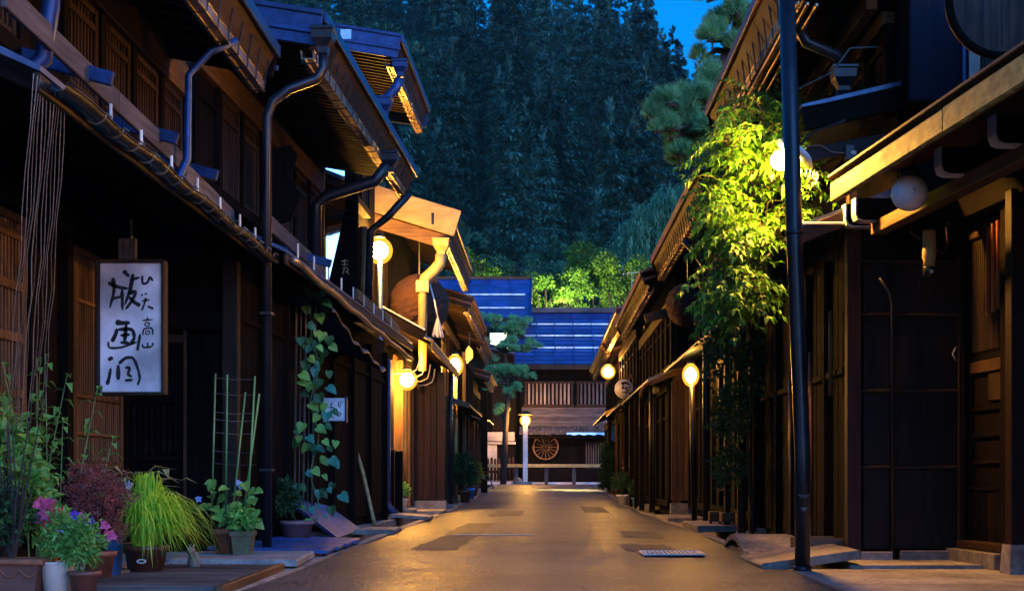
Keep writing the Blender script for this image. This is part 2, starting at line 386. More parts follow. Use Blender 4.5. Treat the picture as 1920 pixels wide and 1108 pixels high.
class MB:
    def __init__(s): s.v = []; s.f = []
    def add(s, vs, fs):
        o = len(s.v)
        s.v.extend(tuple(p) for p in vs)
        s.f.extend(tuple(i + o for i in f) for f in fs)
        return s
    def box(s, x0, x1, y0, y1, z0, z1, c=0.006, M=None):
        x0, x1 = min(x0, x1), max(x0, x1); y0, y1 = min(y0, y1), max(y0, y1); z0, z1 = min(z0, z1), max(z0, z1)
        c = min(c, 0.3 * min(x1 - x0, y1 - y0, z1 - z0))
        ctr = ((x0 + x1) / 2, (y0 + y1) / 2, (z0 + z1) / 2); h = ((x1 - x0) / 2, (y1 - y0) / 2, (z1 - z0) / 2)
        vs = []
        for k in CH_KEYS:
            a = k[3]
            vs.append(Vector([ctr[i] + k[i] * (h[i] if i == a else h[i] - c) for i in range(3)]))
        if M is not None: vs = [M @ p for p in vs]
        return s.add(vs, CH_FACES)
    def bar(s, p, q, w, h, up=(0, 0, 1), c=0.006):
        p, q = Vector(p), Vector(q); d = q - p; L = d.length; d.normalize()
        up = Vector(up); x = d.cross(up)
        if x.length < 1e-4: x = d.cross(Vector((1, 0, 0)))
        x.normalize(); z = x.cross(d)
        M = Matrix(((x.x, d.x, z.x, p.x), (x.y, d.y, z.y, p.y), (x.z, d.z, z.z, p.z), (0, 0, 0, 1)))
        return s.box(-w / 2, w / 2, 0, L, -h / 2, h / 2, c, M)
    def tube(s, pts, r, n=8, caps=True):
        pts = [Vector(p) for p in pts]
        rs = r if isinstance(r, (list, tuple)) else [r] * len(pts)
        vs, fs = [], []
        prev = None
        for i, p in enumerate(pts):
            d = (pts[min(i + 1, len(pts) - 1)] - pts[max(i - 1, 0)])
            if d.length < 1e-9: d = Vector((0, 0, 1))
            d.normalize()
            if prev is None:
                a = d.cross(Vector((0, 0, 1)))
                if a.length < 1e-3: a = d.cross(Vector((0, 1, 0)))
            else:
                a = prev - d * prev.dot(d)
                if a.length < 1e-6: a = d.cross(Vector((0, 1, 0.01)))
            a.normalize(); b = d.cross(a); prev = a
            for k in range(n):
                t = 2 * math.pi * k / n
                vs.append(p + (a * math.cos(t) + b * math.sin(t)) * rs[i])
        for i in range(len(pts) - 1):
            for k in range(n):
                k2 = (k + 1) % n
                fs.append((i * n + k, i * n + k2, (i + 1) * n + k2, (i + 1) * n + k))
        if caps:
            fs.append(tuple(reversed(range(n)))); fs.append(tuple(range((len(pts) - 1) * n, len(pts) * n)))
        return s.add(vs, fs)
    def lathe(s, prof, n=20, ctr=(0, 0, 0), M=None):
        vs, fs = [], []
        for r, z in prof:
            for k in range(n):
                t = 2 * math.pi * k / n
                vs.append(Vector((ctr[0] + r * math.cos(t), ctr[1] + r * math.sin(t), ctr[2] + z)))
        for i in range(len(prof) - 1):
            for k in range(n):
                k2 = (k + 1) % n
                fs.append((i * n + k, i * n + k2, (i + 1) * n + k2, (i + 1) * n + k))
        if prof[0][0] > 1e-4: fs.append(tuple(reversed(range(n))))
        if prof[-1][0] > 1e-4: fs.append(tuple(range((len(prof) - 1) * n, len(prof) * n)))
        if M is not None: vs = [M @ p for p in vs]
        return s.add(vs, fs)
    def sphere(s, r, ctr=(0, 0, 0), n=20, m=12, sq=1.0):
        return s.lathe([(max(1e-5, r * math.sin(math.pi * i / m)), -r * sq * math.cos(math.pi * i / m)) for i in range(m + 1)], n, ctr)
    def prism(s, poly, axis, a, b):
        """poly: 2D points in the two other axes (cyclic order), extruded along axis from a to b"""
        n = len(poly); vs = []
        for t in (a, b):
            for (p, q) in poly:
                w = [0, 0, 0]; w[axis] = t; w[(axis + 1) % 3] = p; w[(axis + 2) % 3] = q
                vs.append(Vector(w))
        ar = sum(poly[i][0] * poly[(i + 1) % n][1] - poly[(i + 1) % n][0] * poly[i][1] for i in range(n))
        fs = [tuple(reversed(range(n))), tuple(range(n, 2 * n))]
        fs += [(i, (i + 1) % n, n + (i + 1) % n, n + i) for i in range(n)]
        if (ar < 0) != (b < a): fs = [tuple(reversed(f)) for f in fs]
        return s.add(vs, fs)
    def leaf(s, p, d, up, L, W, fold=0.25, droop=0.3):
        """a pointed leaf: a strip of six vertices, folded along its midrib"""
        d = Vector(d).normalized(); up = Vector(up); x = d.cross(up)
        if x.length < 1e-4: x = d.cross(Vector((1, 0.2, 0)))
        x.normalize(); z = x.cross(d)
        p = Vector(p); m = p + d * (L * 0.45) + z * (0.06 * L); t = p + d * L - z * (droop * L)
        return s.add([p, m + x * (W / 2) + z * (fold * W), m - z * 0.0, m - x * (W / 2) + z * (fold * W), t],
                     [(0, 1, 2), (0, 2, 3), (1, 4, 2), (2, 4, 3)])
    def heart(s, d, up, L, W):
        """a broad heart shaped leaf with a folded midrib, stem end at the origin"""
        d = Vector(d).normalized(); x = d.cross(Vector(up)); x.normalize(); z = x.cross(d)
        ol = [(0.0, 0.0), (.28, -.10), (.50, .08), (.52, .32), (.38, .60), (.18, .84), (0.0, 1.02)]
        mid = [(0.0, .0), (0, .2), (0, .5), (0, .8)]
        vs = []
        for sg in (1, -1):
            for a, b in ol:
                vs.append(x * (sg * a * W) + d * (b * L) + z * (abs(a) * W * .25 - b * b * L * .22))
        for a, b in mid: vs.append(d * (b * L) - z * (b * b * L * .22))
        n = 7; m = 14; fs = []
        for q in (0, n):
            fs += [(m, q + 1, q + 2, m + 1), (m + 1, q + 2, q + 3, m + 2), (m + 2, q + 3, q + 4, m + 3), (m + 3, q + 4, q + 5), (m + 3, q + 5, q + 6)]
        return s.add(vs, fs)
    def blade(s, pts, w):
        pts = [Vector(p) for p in pts]; vs = []; n = len(pts)
        d = pts[-1] - pts[0]; sx = d.cross(Vector((0, 0, 1)))
        if sx.length < 1e-4: sx = Vector((1, 0, 0))
        sx.normalize()
        for i, p in enumerate(pts):
            ww = w * (1 - (i / (n - 1)) ** 1.5) + 0.0004
            vs += [p - sx * ww / 2, p + sx * ww / 2]
        return s.add(vs, [(2 * i, 2 * i + 1, 2 * i + 3, 2 * i + 2) for i in range(n - 1)])
    def mesh(s, name, smooth=False):
        me = bpy.data.meshes.new(name)
        me.from_pydata(s.v, [], s.f)
        if smooth:
            me.polygons.foreach_set('use_smooth', [True] * len(me.polygons))
        me.update()
        return me

def link(name, me, mat=None, parent=None, loc=None, rot=None, scl=None):
    o = bpy.data.objects.new(name, me)
    COL.objects.link(o)
    if parent is not None: o.parent = parent
    if loc is not None: o.location = loc
    if rot is not None: o.rotation_euler = rot
    if scl is not None: o.scale = scl
    if mat is not None and me is not None and not me.materials:
        me.materials.append(MATS[mat] if isinstance(mat, str) else mat)
    return o

def obj(name, mb, mat, parent=None, smooth=False, **k):
    return link(name, mb.mesh(name, smooth), mat, parent, **k)

def tag(o, label, cat, group=None):
    o['label'] = label; o['category'] = cat
    if group: o['group'] = group
    return o

def thing(name, label, cat, loc=(0, 0, 0), rotz=0.0, group=None):
    o = link(name, None, loc=loc, rot=(0, 0, rotz))
    return tag(o, label, cat, group)

def structure(name, mb, mat, smooth=False):
    o = obj(name, mb, mat, None, smooth)
    o['kind'] = 'structure'
    return o

def stuff(o):
    o['kind'] = 'stuff'
    return o
# ------------------------------------------------------------------ the setting
def grid_sheet(name, xs, ys, zf, mat):
    mb = MB(); nx, ny = len(xs), len(ys)
    vs = [(x, y, zf(x, y)) for y in ys for x in xs]
    fs = [(j * nx + i, j * nx + i + 1, (j + 1) * nx + i + 1, (j + 1) * nx + i) for j in range(ny - 1) for i in range(nx - 1)]
    mb.add(vs, fs)
    return structure(name, mb, mat, True)
def lin(a, b, n): return [a + (b - a) * i / (n - 1) for i in range(n)]
def road_z(x, y):
    return gz(y) + 0.022 * (1 - (x / 1.95) ** 2) + 0.012 * noise.noise(Vector((x * 0.8, y * 0.45, 0.3))) + 0.010 * math.sin(y * 1.05 + 0.4 * x)
RYS = lin(4.5, 34, 150) + lin(34.5, 57, 46)
grid_sheet('road', lin(-1.95, 1.95, 22), RYS, road_z, 'asphalt')
for s in (-1, 1):
    # concrete lip of the road beside the open gutter channel, the channel itself, and the strip of paving under the houses
    lip = MB(); ch = MB(); pv = MB()
    y0 = 4.5 if s < 0 else 11.3
    for (a, b) in ((y0, 34.0), (34.0, 58.0)):
        za, zb = gz(a), gz(b)
        def strip(mb, x0, x1, t0, t1, aa=a, bb=b, za=za, zb=zb):
            X0, X1 = min(s * x0, s * x1), max(s * x0, s * x1)
            mb.add([(X0, aa, za + t0), (X1, aa, za + t0), (X1, bb, zb + t0), (X0, bb, zb + t0),
                    (X0, aa, za + t1), (X1, aa, za + t1), (X1, bb, zb + t1), (X0, bb, zb + t1)],
                   [(3, 2, 1, 0), (4, 5, 6, 7), (0, 1, 5, 4), (1, 2, 6, 5), (2, 3, 7, 6), (3, 0, 4, 7)])
        strip(lip, 1.95, 2.06, -0.4, 0.012)
        strip(ch, 2.06, 2.44, -0.44, -0.33)
        strip(pv, 2.44, 4.6, -0.4, 0.03)
    structure('kerb', lip, 'concrete'); structure('channel', ch, 'soil'); structure('pavement', pv, 'concrete')
apron = MB(); apron.box(1.955, 4.6, 4.5, 11.25, -0.3, 0.004, 0.003)
structure('pavement', apron, 'concrete')
# darker patches of newer asphalt and a shallow trench line, laid on the road
def patch(poly):
    mb = MB(); n = 22
    (a, b, c, d) = [Vector((p[0], p[1], 0)) for p in poly]
    vs = []
    for j in range(n):
        for i in range(n):
            u, v = i / (n - 1), j / (n - 1)
            q = (a * (1 - u) + b * u) * (1 - v) + (d * (1 - u) + c * u) * v
            vs.append((q.x + 0.05 * noise.noise(q * 6) + 0.02 * noise.noise(q * 19), q.y + 0.22 * noise.noise(q * 3.1) + 0.08 * noise.noise(q * 11), road_z(q.x, q.y) + 0.005))
    mb.add(vs, [(j * n + i, j * n + i + 1, (j + 1) * n + i + 1, (j + 1) * n + i) for j in range(n - 1) for i in range(n - 1)])
    structure('road_patch', mb, 'asphalt_patch', True)
patch([(0.78, 13.5), (1.28, 13.4), (1.3, 15.2), (0.82, 15.0)])
patch([(0.95, 16.6), (1.42, 16.4), (1.45, 18.1), (0.98, 18.5)])
patch([(-1.3, 13.6), (-0.85, 13.6), (-0.75, 21.5), (-1.15, 21.5)])
patch([(-1.0, 25.0), (-0.4, 25.0), (-0.38, 29.0), (-0.95, 29.0)])
patch([(0.8, 28.0), (1.3, 28.0), (1.28, 33.0), (0.8, 33.0)])
# the cross street, the land around
grid_sheet('cross_street', lin(-14, 14, 29), lin(57, 63.4, 8), lambda x, y: 0.345 + 0.01 * noise.noise(Vector((x, y, 0))), 'asphalt')
kb = MB(); kb.box(-14, 14, 61.6, 61.9, 0.2, 0.43, 0.01); structure('kerb', kb, 'white_paint')
gd = MB(); gd.add([(-400, -50, -0.5), (400, -50, -0.5), (400, 700, -0.5), (-400, 700, -0.5)], [(0, 1, 2, 3)])
structure('ground', gd, 'ground')
bl = MB(); bl.add([(-60, 63.4, 0.34), (60, 63.4, 0.34), (60, 135, 3.0), (-60, 135, 3.0)], [(0, 1, 2, 3)])
structure('terrain', bl, 'forest_floor')

def hill_z(x, y):
    t = max(0.0, min(1.0, (y - 120) / 225.0))
    ridge = 96 + 10 * (1 / (1 + math.exp((x - 5) / 9.0))) - 22 * (1 / (1 + math.exp(-(x - 27) / 4.0)))
    z = 2.5 + ridge * (t ** 1.05)
    if y > 345: z -= (y - 345) * 0.5
    return z + 5 * t * noise.noise(Vector((x * 0.02, y * 0.02, 3.0)))
grid_sheet('hillside', lin(-160, 200, 61), lin(118, 470, 45), hill_z, 'forest_floor')
# dusk air between the lane and the hill
hz = obj('haze', MB().add([(x, y, z) for x in (-402, 402) for y in (-52, 702) for z in (-1.6, 150)],
    [(0, 1, 3, 2), (4, 6, 7, 5), (0, 4, 5, 1), (2, 3, 7, 6), (0, 2, 6, 4), (1, 5, 7, 3)]), None)
hm = bpy.data.materials.new('haze_air'); hm.use_nodes = True
hm.node_tree.nodes.clear()
ho = hm.node_tree.nodes.new('ShaderNodeOutputMaterial'); hv = hm.node_tree.nodes.new('ShaderNodeVolumePrincipled')
hv.inputs['Color'].default_value = (0.20, 0.80, 0.95, 1); hv.inputs['Density'].default_value = HAZE
hm.node_tree.links.new(hv.outputs[0], ho.inputs['Volume'])
hz.data.materials.append(hm); stuff(hz)


# ------------------------------------------------------------------ houses
class House:
    """local frame: u runs along the street front (away from the camera), v outwards to the street, z up"""
    def __init__(s, name, label, x, y, rot=0.0, o=1, cat='house', group='old dark wooden townhouses along the lane'):
        s.o = o
        s.e = thing(name, label, cat, (x, y, 0), rad(rot), group)
    def P(s, u, v, z): return Vector((s.o * v, u, z))
    def loc(s, w):
        """world point to (u, v, z)"""
        p = Matrix.Rotation(-s.e.rotation_euler.z, 3, 'Z') @ (Vector(w) - s.e.location)
        return (p.y, p.x * s.o, p.z)
    def box(s, name, u0, u1, v0, v1, z0, z1, mat, c=0.006, parent=None):
        return obj(name, MB().box(s.o * v0, s.o * v1, u0, u1, z0, z1, c), mat, parent or s.e)
    def bar(s, name, a, b, w, h, mat, parent=None, up=(0, 0, 1)):
        return obj(name, MB().bar(s.P(*a), s.P(*b), w, h, up), mat, parent or s.e)
    def tube(s, name, pts, r, mat, parent=None, n=10):
        return obj(name, MB().tube([s.P(*p) for p in pts], r, n), mat, parent or s.e, True)
    def rep(s, name, mb, mat, us, parent=None, vs=None, zs=None, smooth=False):
        me = mb.mesh(name, smooth); out = []
        for i, u in enumerate(us):
            out.append(link(name, me, mat, parent or s.e, loc=(s.o * (vs[i] if vs else 0), u, zs[i] if zs else 0)))
        return out
    def slab(s, name, u0, u1, prof, mat, parent=None):
        """prof: (v, z) outline extruded along u"""
        return obj(name, MB().prism([(z, s.o * v) for v, z in prof], 1, u0, u1), mat, parent or s.e)

    def eave(s, u0, u1, vw, ve, ze, slope, fh=0.28, step=0.3, depth=4.0, gutter=True, hooks=0.36, edge='blue_metal', rafter='brown_wood_x', board='brown_wood_y', seg=0.9, gmat='gutter_metal', barge='dark_wood_x', bh=0.24, far=True):
        """an overhanging roof: sheet, flashing, rafters, fascia boards, gutter and its hooks; ze is the top of the outer edge"""
        vb = vw - depth
        zb = lambda v: ze + (ve - v) * slope
        rf = s.slab('roof', u0, u1, [(ve + 0.05, ze - 0.035), (ve + 0.05, ze), (vb, zb(vb)), (vb, zb(vb) - 0.07), (ve, zb(ve) - 0.05)], 'roof_sheet')
        s.box('roof_edge', u0 - 0.012, u1 + 0.012, ve + 0.052, ve + 0.085, ze - 0.09, ze + 0.02, edge)
        # rafters carry the sheet
        zr = lambda v: ze - 0.13 + (ve - v) * slope
        n = max(2, int((u1 - u0 - 0.1) / step))
        us = [0.06 + i * (u1 - u0 - 0.12) / n for i in range(n + 1)]
        rb = MB().bar(s.P(0, vw - 0.3, zr(vw - 0.3)), s.P(0, ve - 0.06, zr(ve - 0.06)), 0.05, 0.075)
        s.rep('rafter', rb, rafter, [u0 + t for t in us])
        # boards under the outer edge lean back to the gutter, each slightly out of line with the next
        k = max(1, round((u1 - u0) / seg)); w = (u1 - u0) / k
        for i in range(k):
            j = RND.uniform(-0.005, 0.005)
            s.slab('fascia_board', u0 + i * w + 0.003, u0 + (i + 1) * w - 0.003, [(ve + 0.045 + j, ze - 0.06), (ve + 0.02 + j, ze - 0.06), (ve - 0.115 + j, ze - fh), (ve - 0.09 + j, ze - fh)], board)
        if gutter:
            vc = ve - 0.11; zc = ze - fh - 0.015; hw = 0.062
            mb = MB()
            sec = [(vc + hw, zc), (vc + hw * .9, zc - 0.07), (vc - hw * .9, zc - 0.07), (vc - hw, zc), (vc - hw + .006, zc), (vc - hw * .9 + .005, zc - 0.063), (vc + hw * .9 - .005, zc - 0.063), (vc + hw - .006, zc)]
            vs = [s.P(u, a, b) for u in (u0 + 0.02, u1 - 0.02) for a, b in sec]
            mb.add(vs, [(i, (i + 1) % 8, 8 + (i + 1) % 8, 8 + i) for i in range(8)] + [(0, 7, 6, 1), (2, 5, 4, 3), (1, 6, 5, 2), (8, 9, 14, 15), (10, 11, 12, 13), (9, 10, 13, 14)])
            obj('gutter', mb, gmat, s.e)
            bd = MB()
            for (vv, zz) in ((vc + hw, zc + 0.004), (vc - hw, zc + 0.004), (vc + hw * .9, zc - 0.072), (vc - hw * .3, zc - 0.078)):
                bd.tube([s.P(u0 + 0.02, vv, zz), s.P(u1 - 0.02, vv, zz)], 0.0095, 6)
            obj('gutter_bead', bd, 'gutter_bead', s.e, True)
            hb = MB().tube([s.P(0, ve + 0.00, ze - 0.13), s.P(0, vc + hw + .014, zc + .012), s.P(0, vc + hw * .9 + .014, zc - .084), s.P(0, vc, zc - .092), s.P(0, vc - hw * .9 - .012, zc - .084), s.P(0, vc - hw - .01, zc + .02)], 0.0075, 5)
            nh = max(2, int((u1 - u0) / hooks))
            s.rep('gutter_bracket', hb, 'black_plastic', [u0 + 0.1 + i * (u1 - u0 - 0.2) / nh for i in range(nh + 1)])
        # barge boards on the two gable ends
        for u in ((u0 - 0.035, u1 + 0.035) if far else (u0 - 0.035,)):
            s.bar('barge_board', (u, ve + 0.03, ze - bh / 2 - 0.02), (u, vb, zb(vb) - bh / 2 - 0.02), 0.045, bh, barge)
            if bh > .1:
                w_ = -0.035 if u < u0 else 0.035
                for q in (-0.02, bh * .55):
                    s.bar('barge_trim', (u + w_, ve + 0.05, ze - q - 0.03), (u + w_, vb, zb(vb) - q - 0.03), 0.022, 0.05, edge)
        return rf

    def lattice(s, u0, u1, v, z0, z1, pitch=0.075, w=0.028, d=0.03, mat='brown_wood_z', rails=(0.0, 1.0), frame=True, name='lattice_window', fm=None, railw=0.05, back=True):
        """a window of upright slats in a frame, every slat a piece of its own"""
        fm = fm or mat
        f = MB(); t = 0.06
        for (a, b, c, e) in ((u0, u0 + t, z0, z1), (u1 - t, u1, z0, z1)):
            f.box(s.o * (v - 0.02), s.o * (v + 0.05), a, b, c, e)
        f.box(s.o * (v - 0.02), s.o * (v + 0.045), u0 + t + .002, u1 - t - .002, z1 - t, z1); f.box(s.o * (v - 0.02), s.o * (v + 0.045), u0 + t + .002, u1 - t - .002, z0, z0 + t)
        fr = obj(name, f, fm, s.e)
        n = max(1, int((u1 - u0 - 2 * t) / pitch))
        sl = MB().box(s.o * 0.0, s.o * d, -w / 2, w / 2, z0 + t + .002, z1 - t - .002, 0.004)
        s.rep('slat', sl, mat, [u0 + t + (i + 0.5) * (u1 - u0 - 2 * t) / n for i in range(n)], parent=fr, vs=[v] * n)
        for q in rails:
            if 0 < q < 1:
                zz = z0 + (z1 - z0) * q
                s.box('rail', u0 + t + .003, u1 - t - .003, v + d + .001, v + d + 0.018, zz - railw / 2, zz + railw / 2, mat, parent=fr)
        if back:
            s.box('shutter', u0 + t, u1 - t, v - 0.05, v - 0.035, z0 + t, z1 - t, 'dark_wood_z', parent=fr)
        return fr

    def facade(s, u0, u1, v, z0, z1, bay=0.95, slats=0.5, mat='dark_wood_z', head='brown_wood_y', slatmat='brown_wood_z', hh=0.22, pitch=0.085, sill=0.12):
        n = max(1, round((u1 - u0) / bay)); w = (u1 - u0) / n
        pm = MB().box(s.o * (v - 0.06), s.o * (v + 0.075), -0.055, 0.055, z0, z1)
        s.rep('post', pm, mat, [u0 + i * w for i in range(n + 1)])
        s.box('head_beam', u0, u1, v - 0.06, v + 0.09, z1 + .002, z1 + hh, head)
        s.box('sill', u0, u1, v - 0.06, v + 0.09, z0 - sill, z0 - .002, 'dark_wood_y')
        for i in range(n):
            a, b = u0 + i * w + 0.058, u0 + (i + 1) * w - 0.058
            if RND.random() < slats:
                s.lattice(a, b, v, z0 + 0.004, z1 - 0.004, pitch, mat=slatmat, rails=(0.78,))
            else:
                k = max(2, int((b - a) / 0.2)); bw = (b - a) / k
                for j in range(k):
                    s.box('wall_board', a + j * bw + 0.003, a + (j + 1) * bw - 0.003, v, v + 0.018 + RND.uniform(0, .004), z0 + .002, z1 - .002, 'dark_wood_z')
                s.box('rail', a, b, v + 0.026, v + 0.05, z0 + (z1 - z0) * 0.75, z0 + (z1 - z0) * 0.75 + 0.06, 'dark_wood_y')

    def pipe(s, pts, r=0.04, mat='dark_metal', clips=True, parent=None):
        p = s.tube('downpipe', pts, r, mat, parent)
        return p

def hopper(h, p, sz=0.16, mat='dark_metal'):
    """rain-water head: a tapered box"""
    u, v, z = p; a = sz / 2
    mb = MB()
    prof = [(a * 0.45, -sz * 1.0), (a * 0.5, -sz * 0.7), (a * 0.95, -sz * 0.35), (a, 0.0), (a * 1.12, 0.012), (a * 1.12, 0.03), (a, 0.04)]
    M = Matrix.Translation(h.P(u, v, z)) @ Matrix.Rotation(rad(45), 4, 'Z') @ Matrix.Scale(1.414, 4, (1, 0, 0)) @ Matrix.Scale(1.414, 4, (0, 1, 0))
    mb.lathe(prof, 4, M=M)
    return obj('rain_head', mb, mat, h.e)

# ---- left, nearest house
A = House('wooden_house', 'nearest dark house on the left with hanging ropes and white signboard', -3.9, 5.0, 0, 1)
A.box('wall', 3.0, 8.25, -3.0, -0.06, 0, 2.95, 'dark_wood_z')
A.box('upper_wall', 2.2, 8.25, -2.6, 0.42, 3.2, 4.75, 'dark_wood_z')
A.box('ground_sill', 3.0, 8.25, -0.06, 0.06, 0.03, 0.2, 'dark_wood_y')
pm = MB().box(-0.06, 0.06, -0.06, 0.06, 0.2, 2.95)
A.rep('post', pm, 'dark_wood_z', [4.4, 5.68, 6.5, 8.1])
A.box('beam', 3.0, 8.25, -0.058, 0.075, 2.7, 2.9, 'dark_wood_y')
A.lattice(4.5, 5.55, 0.0, 1.15, 2.66, 0.062, 0.022, mat='light_wood_z', rails=(0.13, 0.4, 0.65, 0.9), railw=0.07)
A.lattice(6.62, 7.98, 0.0, 0.8, 2.64, 0.058, 0.018, mat='light_wood_z', rails=(0.16, 0.33, 0.76), railw=0.03)
for i in range(6):
    A.box('wall_board', 5.75 + i * 0.115, 5.86 + i * 0.115, -0.055, -0.03, 0.2, 2.7, 'dark_wood_z')
# pent roof
A.slab('pent_roof', 2.2, 8.2, [(1.34, 2.80), (1.34, 2.83), (0.44, 3.27), (0.44, 3.20)], 'roof_sheet')
rb = MB().bar(A.P(0, 0.0, 3.30), A.P(0, 1.29, 2.745), 0.045, 0.06)
A.rep('rafter', rb, 'dark_wood_x', [2.3 + i * 0.295 for i in range(20)])
for i in range(7):
    A.box('fascia_board', 2.2 + i * 0.857, 3.053 + i * 0.857, 1.305, 1.335, 2.70, 2.795, 'brown_wood_y')
gm = MB(); r = 0.042; sec = [(1.40 + r * math.cos(math.pi * i / 8), 2.765 - r * math.sin(math.pi * i / 8)) for i in range(9)]
vs = []
for k in range(30):
    u = 2.3 + k * 5.9 / 29; sag = 0.012 * math.sin(k * 0.9) - 0.02 * (k / 29) ** 2
    vs += [A.P(u, a, b + sag) for a, b in sec]
gm.add(vs, [(k * 9 + i, k * 9 + i + 1, k * 9 + 10 + i, k * 9 + 9 + i) for k in range(29) for i in range(8)])
for q in (0, 8):
    gm.tube([vs[k * 9 + q] for k in range(30)], 0.007, 5)
obj('gutter', gm, 'dark_metal', A.e, True)
hk = MB().tube([A.P(0, 1.32, 2.80)] + [A.P(0, 1.40 + 0.06 * math.cos(math.pi * i / 8), 2.765 - 0.06 * math.sin(math.pi * i / 8)) for i in range(8, -1, -1)] + [A.P(0, 1.49, 2.74)], 0.006, 5)
A.rep('gutter_bracket', hk, 'gutter_metal', [2.9 + i * 0.33 for i in range(16)])
# snow board on its struts, bright pegs standing on the eave
def plank_run(h, pts, w, t, mat, name):
    for a, b in zip(pts[:-1], pts[1:]):
        h.bar(name, a, b, t, w, mat)
plank_run(A, [(2.6, 1.0, 3.33), (4.62, 1.0, 3.28), (4.63, 0.99, 3.29), (6.3, 1.02, 3.22)][:2] + [(6.35, 1.03, 3.22)], 0.15, 0.035, 'grey_wood_y', 'snow_board')
plank_run(A, [(6.42, 1.0, 3.2), (8.2, 1.0, 3.14)], 0.15, 0.035, 'grey_wood_y', 'snow_board')
for u in (4.0, 5.6, 6.9):
    A.bar('strut', (u, 0.42, 3.46), (u, 1.16, 3.26), 0.05, 0.09, 'blue_metal')
pg = MB().tube([(0, 0, 0), (0, 0, 0.17)], 0.010, 6).tube([(0, 0, 0.1), (0.0, 0.03, 0.1)], 0.007, 5)
A.rep('snow_peg', pg, 'pale_metal', [3.6, 4.25, 5.0, 5.75, 6.5, 7.25, 7.9], vs=[1.27] * 7, zs=[2.83] * 7)
# upper floor
A.facade(2.4, 8.2, 0.5, 3.5, 4.25, 0.83, 0.85, head='light_wood_y', slatmat='brown_wood_z', hh=0.3, pitch=0.07)
A.eave(2.0, 7.45, 0.5, 1.5, 4.5, 0.2, 0.3, 0.33, depth=3.5)
A.pipe([(3.33, 1.0, 4.6), (3.33, 1.0, 3.5), (3.35, 0.95, 3.2), (3.33, 0.80, 3.05), (3.2, 0.62, 2.98)], 0.055, 'blue_metal')
A.pipe([(6.1, 1.5, 4.15), (6.05, 1.3, 4.05), (6.0, 1.14, 3.85), (6.0, 1.13, 3.2), (5.95, 1.06, 3.0), (5.85, 0.95, 2.93)], [0.03, 0.03, 0.028, 0.036, 0.036, 0.036], 'blue_metal')

# ---- left, second house
B = House('wooden_house', 'second dark house on the left, bright gutter bars along its high eave', -3.35, 13.3, -2.0, 1)
B.box('upper_wall', 0.0, 6.6, -3.0, -0.06, 3.3, 5.4, 'dark_wood_z')
B.box('wall', 0.02, 9.6, -3.0, 0.44, 0.0, 2.9, 'dark_wood_z')
B.facade(0.06, 6.3, 0.0, 3.62, 4.62, 0.86, 0.7, head='light_wood_y', slatmat='brown_wood_z', hh=0.28, pitch=0.075)
B.eave(0.0, 6.85, 0.0, 1.24, 5.06, 0.17, 0.33, 0.155, depth=3.2, hooks=0.33, bh=0.3, barge='blue_metal', far=False)
# end wall facing the camera: corner post, boarded door, louvred niche
B.box('post', -0.12, 0.02, 0.36, 0.50, 0.0, 2.75, 'brown_wood_z')
for i in range(3):
    B.box('wall_board', -0.06, -0.01, 0.02 + i * 0.112, 0.13 + i * 0.112, 0.12, 2.05, 'dark_wood_z')
dr = B.box('door', -0.055, -0.005, -0.62, -0.02, 0.12, 2.05, 'dark_wood_z')
B.box('rail', -0.085, -0.057, -0.62, -0.02, 1.98, 2.06, 'brown_wood_x', parent=dr)
B.box('door_post', -0.09, -0.01, -0.015, 0.015, 0.12, 2.1, 'brown_wood_z')
for i in range(9):
    B.box('slat', -0.075, -0.056, -0.56 + i * 0.056, -0.53 + i * 0.056, 0.95, 1.4, 'dark_wood_z', parent=dr)
B.box('rail', -0.085, -0.057, -0.58, -0.06, 1.42, 1.47, 'dark_wood_x', parent=dr)
B.box('rail', -0.085, -0.057, -0.58, -0.06, 0.88, 0.93, 'dark_wood_x', parent=dr)
B.box('lintel', -0.12, -0.005, -0.75, 0.355, 2.1, 2.28, 'dark_wood_x')
# street face, dark boards and posts
pm = MB().box(-0.05, 0.06, -0.05, 0.05, 0.0, 2.7)
B.rep('post', pm, 'dark_wood_z', [0.9, 2.1, 3.4, 4.8, 6.3, 7.8, 9.4], vs=[0.46] * 7)
for i in range(44):
    u = 0.15 + i * 0.21
    B.box('wall_board', u, u + 0.2, 0.445, 0.465 + RND.uniform(0, .006), 0.15, 2.62, 'dark_wood_z')
B.box('rail', 0.1, 9.5, 0.474, 0.495, 2.2, 2.25, 'dark_wood_y')
# pent roof
B.slab('pent_roof', -0.2, 9.0, [(0.98, 2.80), (0.98, 2.83), (0.0, 3.32), (0.0, 3.25)], 'roof_sheet')
rb = MB().bar(B.P(0, -0.05, 3.27), B.P(0, 0.95, 2.77), 0.045, 0.06)
B.rep('rafter', rb, 'dark_wood_x', [-0.1 + i * 0.32 for i in range(28)])
for i in range(10):
    B.box('fascia_board', -0.2 + i * 0.92, 0.715 + i * 0.92, 0.955, 0.985, 2.69, 2.79, 'brown_wood_y')
B.tube('gutter', [(-0.1 + i * 0.45, 1.03, 2.74 - 0.012 * i + 0.012 * math.sin(i * 1.7)) for i in range(20)], 0.035, 'gutter_metal')
B.rep('snow_peg', pg, 'pale_metal', [0.6 + i * 0.8 for i in range(9)], vs=[0.92] * 9, zs=[2.84] * 9)
plank_run(B, [(0.0, 0.72, 3.16), (3.2, 0.66, 3.12)], 0.16, 0.035, 'grey_wood_y', 'snow_board')
plank_run(B, [(4.4, 0.86, 3.0), (6.6, 0.84, 2.98)], 0.14, 0.04, 'light_wood_y', 'snow_board')
plank_run(B, [(6.7, 0.86, 3.0), (8.4, 0.84, 2.94)], 0.14, 0.04, 'light_wood_y', 'snow_board')
B.bar('strut', (2.2, 0.1, 3.30), (2.2, 0.95, 3.05), 0.05, 0.09, 'blue_metal')
